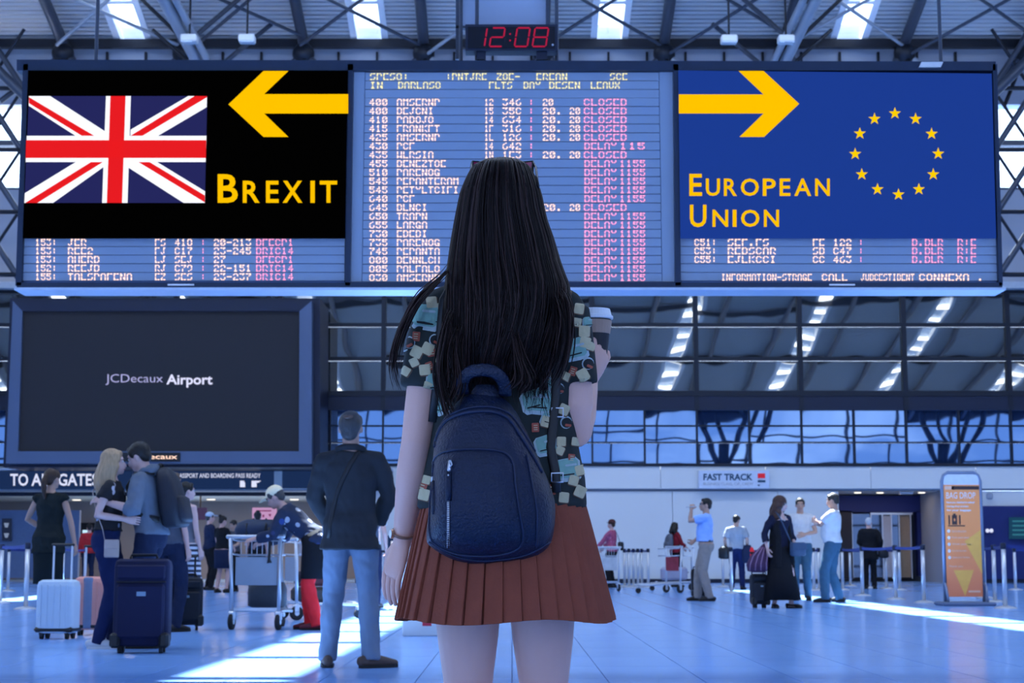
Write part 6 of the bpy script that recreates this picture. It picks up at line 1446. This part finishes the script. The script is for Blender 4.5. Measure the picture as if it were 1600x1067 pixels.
b = B(); b.rings([(.935, .172, .128), (.965, .170, .126)], 40); b.link('waistband', M_skirt, woman)

# hair: dense body of hair and single locks over it
M_hair = mat('black_brown_hair', (0.006, 0.0032, 0.0036), .40, var=.4, vscale=90, spec=.10); M_hair2 = mat('brown_hair_ends', (0.026, 0.0125, 0.012), .45, var=.3, vscale=60, spec=.15)
HR = [(251, 774, 800, .0, .02), (254, 754, 814, .0, .055), (264, 738, 828, .0, .085), (282, 729, 836, -.004, .102), (303, 721, 843, -.010, .108), (340, 714, 850, -.014, .108), (376, 708, 862, -.022, .104), (413, 703, 872, -.035, .098), (450, 699, 886, -.060, .088), (486, 697, 888, -.080, .076),
      (523, 695, 880, -.092, .066), (556, 696, 868, -.096, .054), (582, 702, 854, -.098, .040), (600, 716, 846, -.10, .022)]
def hring(t):
    """Ring of the hair body at t = 0 (crown) .. 1 (ends): centre x, centre y, half width, half depth, height."""
    f = t * (len(HR) - 1); i = min(int(f), len(HR) - 2); u = f - i
    a_, b_ = HR[i], HR[i + 1]; r = [a_[j] * (1 - u) + b_[j] * u for j in range(5)]
    l, rr_ = Wl(r[1], r[0], r[3]), Wl(r[2], r[0], r[3])
    return ((l.x + rr_.x) / 2, r[3], (rr_.x - l.x) / 2, r[4], (l.z + rr_.z) / 2)
b = B(); NR, NA = 40, 72; vs = []
for k in range(NR + 1):
    cx, cy, rx, ry, z = hring(k / NR)
    for j in range(NA):
        a = 2 * pi * j / NA; g = 1 + (.022 * sin(13 * a + 3 * k / NR) + .018 * sin(29 * a - 2 * k / NR) + .012 * sin(41 * a)) * min(1, k / 8)
        vs.append((cx + rx * .97 * cos(a) * g, cy + ry * .97 * sin(a) * g, z))
fs = [(k * NA + (j + 1) % NA, k * NA + j, (k + 1) * NA + j, (k + 1) * NA + (j + 1) % NA) for k in range(NR) for j in range(NA)]
fs += [tuple(range(NA)), tuple(NR * NA + j for j in range(NA - 1, -1, -1))]
b.add(vs, fs); hair = b.link('hair', M_hair, woman, smooth=True)
rh = random.Random(11); lk = B()
for i in range(950):
    a = rh.uniform(-pi * 1.02, .02) if rh.random() < .86 else rh.uniform(0, pi); t0 = rh.choice((0.02, .04, .06, .10, .3, .4)) + rh.uniform(0, .05); t1 = rh.uniform(.80, 1.0); n = 22
    lift = rh.uniform(.965, 1.035); ph, am = rh.uniform(0, 6), rh.uniform(.01, .09); ext = rh.uniform(0, .085) if t1 > .9 else 0
    pts = []
    for k in range(n + 1):
        u = k / n; t = t0 + (t1 - t0) * u; cx, cy, rx, ry, z = hring(t); an = a + am * sin(3.2 * u * (1 + .3 * sin(ph)) + ph) * u + .09 * u * u * sin(9 * u + 2.5 * a)
        g = lift + .02 * sin(5 * u + ph) * u; pts.append(Vector((cx + rx * g * cos(an), cy + ry * g * sin(an), z)))
    if ext:
        e = pts[-1] - pts[-2]; sw = rh.uniform(-.018, .018)
        for k in range(1, 5): pts.append(pts[n] + Vector((sw * k / 4 * k / 4, -.004 * k / 4, -ext * k / 4)))
    r0 = rh.uniform(.0012, .0030); L = len(pts); lk.cm = 1 if rh.random() < .28 else 0
    lk.tube(pts, [r0 * min(1, .35 + 3 * k / L) * max(.12, min(1, 2.6 * (1 - k / L))) for k in range(L)], 4, cap=False)
def wisps(path, cnt, spread, r=.0014, brown=.6):
    for i in range(cnt):
        sx_, sz, sy = rh.gauss(0, spread), rh.gauss(0, .004), rh.gauss(0, .01); ph = rh.uniform(0, 6); q = []
        base = [Wl(*p) for p in path]; n = 16
        for k in range(n + 1):
            f = k / n * (len(base) - 1); j = min(int(f), len(base) - 2); u = f - j
            p0, p1, p2, p3 = base[max(j - 1, 0)], base[j], base[j + 1], base[min(j + 2, len(base) - 1)]
            p = .5 * ((2 * p1) + (p2 - p0) * u + (2 * p0 - 5 * p1 + 4 * p2 - p3) * u * u + (3 * p1 - p0 - 3 * p2 + p3) * u ** 3)
            q.append(p + Vector((sx_ * (.3 + k / n) + .003 * sin(6 * k / n + ph), sy, sz)))
        q = [p + Vector((0, .05 * max(0, 1 - k / 3.5) ** 1.5, 0)) for k, p in enumerate(q)]
        cut = rh.randint(n - 5, n); st_ = rh.randint(0, 3); q = q[st_:cut + 1]; L = len(q); lk.cm = 1 if rh.random() < brown else 0
        lk.tube(q, [r * min(1, .1 + k / 4) * max(.15, min(1, 3 * (1 - k / L))) for k in range(L)], 4, cap=False)
wisps([(712, 400, -.06), (690, 432, -.10), (655, 462, -.10), (634, 500, -.09), (619, 545, -.08), (617, 580, -.07), (626, 612, -.06)], 34, .005)
wisps([(706, 410, -.09), (680, 445, -.13), (650, 480, -.12), (628, 530, -.10), (622, 575, -.09)], 16, .006)
wisps([(705, 480, -.16), (694, 530, -.175), (688, 580, -.18), (696, 625, -.19), (708, 655, -.20)], 60, .008, .0016, .5)
wisps([(720, 500, -.16), (712, 550, -.175), (716, 600, -.19), (700, 640, -.20)], 40, .010, .0016, .6)
wisps([(872, 440, -.11), (886, 475, -.135), (888, 520, -.14), (876, 570, -.15), (860, 604, -.16)], 36, .009, .0016, .4)
wisps([(860, 450, -.13), (872, 500, -.15), (864, 550, -.165), (850, 592, -.18)], 34, .012, .0016, .3)
wisps([(800, 500, -.165), (812, 560, -.18), (820, 595, -.185), (806, 615, -.2)], 28, .014, .0016, .4)
lk.link('locks', [M_hair, M_hair2], hair, smooth=True)

# sunglasses pushed up on the head
sg = empty('sunglasses', 'dark sunglasses pushed up on the hair of the young woman', 'sunglasses', ROOTL)
M_sg = mat('black_acetate', (0.012, 0.010, 0.012), .25); M_lens = mat('pink_dark_lens', (0.22, 0.012, 0.06), .12)
for q, cx in ((-1, 760), (1, 811)):
    c = Wl(cx, 268, .06); R_ = Matrix.Rotation(radians(-28), 3, 'X') @ Matrix.Rotation(radians(q * -14), 3, 'Z')
    ol = [(-.031, .022), (.0, .027), (.034, .024), (.033, -.008), (.018, -.026), (-.012, -.026), (-.030, -.008)]
    ol = [(x * q, z) for x, z in ol]; b = B(); k = len(ol)
    b.add([c + R_ @ Vector((x, -.002, z)) for x, z in ol] + [c + R_ @ Vector((x, .002, z)) for x, z in ol], [tuple(range(k)), tuple(range(2 * k - 1, k - 1, -1))] + [(i, (i + 1) % k, (i + 1) % k + k, i + k) for i in range(k)])
    le = b.link('lens', M_lens, sg); b = B(); b.tube([c + R_ @ Vector((x, 0, z)) for x, z in ol + ol[:1]], .0036, 8); b.link('rim', M_sg, le, smooth=True)
    hg = c + R_ @ Vector((q * .036, 0, .018)); b = B(); b.tube([hg, Wl(787 + q * 50.5, 262, .04), Wl(787 + q * 52, 278, -.02), Wl(787 + q * 54, 292, -.05)], [(.003, .006)] * 3 + [(.003, .005)], 8); b.link('temple', M_sg, sg, smooth=True)
b = B(); b.tube([Wl(775, 263, .085), Wl(786, 260, .09), Wl(796, 263, .085)], .004, 8); b.link('bridge', M_sg, sg, smooth=True)

# backpack of dark blue leather
M_leather = mat('navy_leather', (0.0018, 0.0068, 0.028), .36, var=.25, vscale=7, bump=.45, bscale=170, spec=.30)
bp = empty('backpack', 'dark blue leather backpack on the back of the young woman', 'backpack', ROOTL)
CB = lambda x, y: (640 + .3186 * x, 560 + .3186 * y)
def smooth_loop(pts, n, closed=True):
    out = []; k = len(pts); segs = k if closed else k - 1
    for i in range(n):
        f = i * segs / (n if closed else n - 1); j = min(int(f), segs - 1); u = f - j
        g = (lambda q: pts[q % k]) if closed else (lambda q: pts[max(0, min(k - 1, q))])
        p0, p1, p2, p3 = g(j - 1), g(j), g(j + 1), g(j + 2)
        out.append(tuple(.5 * (2 * p1[c] + (p2[c] - p0[c]) * u + (2 * p0[c] - 5 * p1[c] + 4 * p2[c] - p3[c]) * u * u + (3 * p1[c] - p0[c] - 3 * p2[c] + p3[c]) * u ** 3) for c in range(len(p1))))
    return out
OUT = [(255, 190), (200, 245), (150, 320), (122, 400), (112, 500), (103, 620), (90, 760), (80, 880), (105, 925), (200, 982), (320, 1014), (450, 1010), (580, 985), (665, 940), (704, 870), (716, 740), (700, 650), (650, 525), (605, 420), (562, 330), (520, 255), (465, 195), (380, 165), (310, 168)]
ol = [Wl(*CB(*p), -.17) for p in smooth_loop(OUT, 96)]
cx = sum(p.x for p in ol) / 96; cz = sum(p.z for p in ol) / 96; D = .115; yb = -.150
b = B(); vs = []; K = 14
for k in range(K + 1):
    t = sin(pi / 2 * k / K)
    for p in ol:
        wob = .0035 * sin(26 * p.x + 30 * p.z * t) * t
        vs.append((cx + (p.x - cx) * t, yb - D * (1 - t ** 3.4) ** .55 - wob * (1 - t), cz + (p.z - cz) * t))
vs += [(p.x * .9 + cx * .1, yb + .025, p.z * .9 + cz * .1) for p in ol]
fs = [(k * 96 + j, k * 96 + (j + 1) % 96, (k + 1) * 96 + (j + 1) % 96, (k + 1) * 96 + j) for k in range(K + 1) for j in range(96)] + [tuple((K + 1) * 96 + j for j in range(96))]
b.add(vs, fs); b.link('body', M_leather, bp, smooth=True)
BT = BVHTree.FromPolygons([Vector(v) for v in vs], fs)
def onbag(px, py, off):
    r = Vector(ray(px, py)).normalized(); h = BT.ray_cast(CAML, r)
    if h[0] is None: h = (BT.find_nearest(CAML + r * (YM - .17)))
    return h[0] - r * off
POC = [(108, 560), (118, 500), (150, 465), (220, 448), (320, 444), (420, 450), (475, 468), (508, 515), (520, 620), (540, 760), (556, 880), (530, 935), (440, 965), (320, 970), (210, 955), (130, 915), (98, 860), (100, 700)]
po = smooth_loop(POC, 72); pcx, pcy = 320, 690; vs = []; K = 9
for k in range(K + 1):
    t = k / K
    for x, y in po:
        vs.append(onbag(*CB(pcx + (x - pcx) * t, pcy + (y - pcy) * t), .003 + .016 * (1 - t ** 7)))
fs = [(k * 72 + j, k * 72 + (j + 1) % 72, (k + 1) * 72 + (j + 1) % 72, (k + 1) * 72 + j) for k in range(K) for j in range(72)]
b = B(); b.add(vs, fs); pk = b.link('front_pocket', M_leather, bp, smooth=True)
BT2 = BVHTree.FromPolygons([Vector(v) for v in vs], fs)
def onpocket(x, y, off):
    r = Vector(ray(*CB(x, y))).normalized(); h = BT2.ray_cast(CAML, r); h = h if h[0] is not None else BT.ray_cast(CAML, r)
    return h[0] - r * off
M_seam = mat('dark_piping', (0.006, 0.012, 0.04), .45)
b = B(); b.tube([onbag(*CB(x, y), .004) for x, y in po + po[:1]], .0028, 6); b.link('piping', M_seam, pk, smooth=True)
for nm, pts, r in (('main_zip', [(118, 430), (150, 345), (205, 290), (300, 262), (410, 262), (485, 295), (545, 380), (600, 470), (650, 560)], .0042), ('zip_flap', [(118, 405), (160, 318), (215, 268), (305, 240), (410, 240), (495, 275), (560, 365), (615, 455)], .0030), ('base_seam', [(95, 900), (200, 962), (320, 992), (450, 988), (580, 962), (690, 900)], .0024), ('side_seam', [(575, 470), (600, 600), (625, 760), (620, 930)], .0022)):
    b = B(); b.tube([onbag(*CB(x, y), .0015) for x, y in smooth_loop(pts, 30, False)], r, 6); b.link(nm, M_seam, bp, smooth=True)
M_zip = mat('silver_zip', (0.55, 0.55, 0.58), .3, metal=.8)
b = B(); b.tube([onpocket(190 - .03 * i, 690 + 12 * i, .001) for i in range(21)], .0030, 6); z_o = b.link('zip_tape', M_seam, pk, smooth=True)
b = B()
for i in range(26): b.box(onpocket(189, 700 + 9 * i, .0035), (.0052, .002, .0016))
tz = b.link('zip_teeth', M_zip, pk); tz['kind'] = 'stuff'
b = B(); b.tube([onpocket(197, 505, .005), onpocket(194, 545, .005)], [.0035, .0045], 8, rnd=True); b.link('zip_slider', M_zip, pk, smooth=True)
b = B(); b.tube([onpocket(196, 515, .008), onpocket(203, 500, .012), onpocket(208, 520, .010), onpocket(196, 535, .008)], .0016, 6); b.link('zip_ring', M_zip, pk, smooth=True)
b = B(); b.tube([onpocket(192, 555, .006), onpocket(191, 620, .007), onpocket(190, 700, .006)], [(.0062, .0022)] * 3, 8, up=(0, 1, 0)); b.link('zip_pull', M_leather, pk, smooth=True)
b = B(); b.ell(onpocket(190, 572, .0105), (.0022, .0015, .0022), 8, 5); b.link('rivet', M_zip, pk, smooth=True)
b = B(); b.tube([onbag(*CB(120, 600), .006), onbag(*CB(121, 680), .008), onbag(*CB(122, 765), .006)], [(.0055, .0022)] * 3, 8, up=(0, 1, 0)); b.link('side_pull', M_leather, bp, smooth=True)
b = B(); b.tube([onbag(*CB(112, 585), .006), onbag(*CB(110, 600), .007)], .003, 6, rnd=True); b.link('side_slider', M_zip, bp, smooth=True)
b = B(); hp = smooth_loop([(262, 175), (258, 120), (285, 75), (335, 58), (395, 60), (440, 85), (466, 130), (468, 180)], 24, False)
b.tube([Wl(*CB(x, y), -.185 - .03 * sin(pi * i / 23)) for i, (x, y) in enumerate(hp)], [(.0145, .005)] * 24, 10, up=(0, 1, 0)); b.link('top_handle', M_leather, bp, smooth=True)
b = B(); b.rings([(Wl(*CB(360, 225), -.17).z, .035, .03, Wl(*CB(370, 200), -.17).x, -.165), (Wl(*CB(360, 160), -.17).z, .030, .022, Wl(*CB(370, 200), -.17).x, -.165), (Wl(*CB(360, 130), -.17).z, .02, .012, Wl(*CB(370, 200), -.17).x, -.165)], 16); b.link('handle_base', M_leather, bp, smooth=True)
# shoulder straps over the shirt
for q, pts in ((1, [(872, 450), (870, 500), (868, 560), (866, 610), (862, 660), (858, 700), (866, 740), (867, 770)]), (-1, [(694, 470), (690, 520), (687, 570), (684, 620), (680, 660)])):
    pp = [onshirt(x, y, .006) for x, y in pts]; pp = [p for p in pp if p is not None]
    top_ = [Vector((q * .085, .06, 1.415)), Vector((q * .095, -.02, 1.436)), Vector((q * .11, -.085, 1.40))]
    b = B(); b.tube(top_ + pp, [(.011, .004)] * (len(pp) + 3), 8, up=(0, 1, 0)); b.link('strap', M_black, bp, smooth=True)
for x, y in ((866, 645), (867, 748)):
    p = onshirt(x, y, .012)
    if p is None: continue
    b = B(); w_, h_ = .013, .010; b.tube([p + Vector((-w_, 0, -h_)), p + Vector((w_, 0, -h_)), p + Vector((w_, 0, h_)), p + Vector((-w_, 0, h_)), p + Vector((-w_, 0, -h_))], .0022, 6); b.link('buckle', M_zip, bp, smooth=True)

# paper cup in her hand, watch on her wrist
cp = Wl(930, 545, .235); cup = empty('coffee_cup', 'dark paper coffee cup with white lid held by the young woman', 'cup', (cp.x + RX0, cp.y + YM, cp.z))
zt = Wl(930, 497, .235).z - cp.z
B().rings([(zt - .118, .026, .026), (zt - .116, .027, .027), (zt, .0405, .0405)], 28).link('body', mat('dark_paper', (0.022, 0.020, 0.022), .6), cup)
B().rings([(zt - .040, .0365, .0365), (zt - .038, .0374, .0374), (zt - .008, .0418, .0418), (zt - .007, .0400, .0400)], 28).link('cardboard_sleeve', mat('kraft_cardboard', (0.40, 0.26, 0.19), .8), cup)
B().rings([(zt - .004, .0425, .0425), (zt - .002, .0450, .0450), (zt + .004, .0450, .0450), (zt + .006, .0415, .0415), (zt + .018, .0385, .0385), (zt + .022, .037, .037), (zt + .022, .032, .032), (zt + .016, .030, .030)], 32).link('lid', mat('white_lid', (0.72, 0.72, 0.74), .35), cup)
b = B(); b.ell((.0, .024, zt + .0225), (.006, .003, .0012), 8, 5); b.link('sip_hole', M_black, cup)
wt_ = empty('wrist_watch', 'slim brown leather watch on the left wrist of the young woman', 'watch', ROOTL)
c = (pm.wr[-1].lerp(pm.el[-1], .07)) * S_; ax = (pm.el[-1] - pm.wr[-1]).normalized(); u_ = ax.orthogonal().normalized(); v_ = ax.cross(u_)
b = B(); b.tube([c + (u_ * cos(a) + v_ * sin(a)) * .0262 for a in [2 * pi * i / 24 for i in range(25)]], [(.0065, .002)] * 25, 8, up=None, cap=False); b.link('strap', mat('watch_leather', (0.22, 0.10, 0.06), .5), wt_, smooth=True)
d = Vector((-.9, -.35, 0)); d = (d - ax * d.dot(ax)).normalized(); b = B(); b.tube([c + d * .026, c + d * .032], .011, 18); b.link('case', mat('watch_gold', (0.60, 0.38, 0.26), .3, metal=.9), wt_); b = B(); b.tube([c + d * .032, c + d * .0328], .0095, 18); b.link('dial', M_white, wt_)
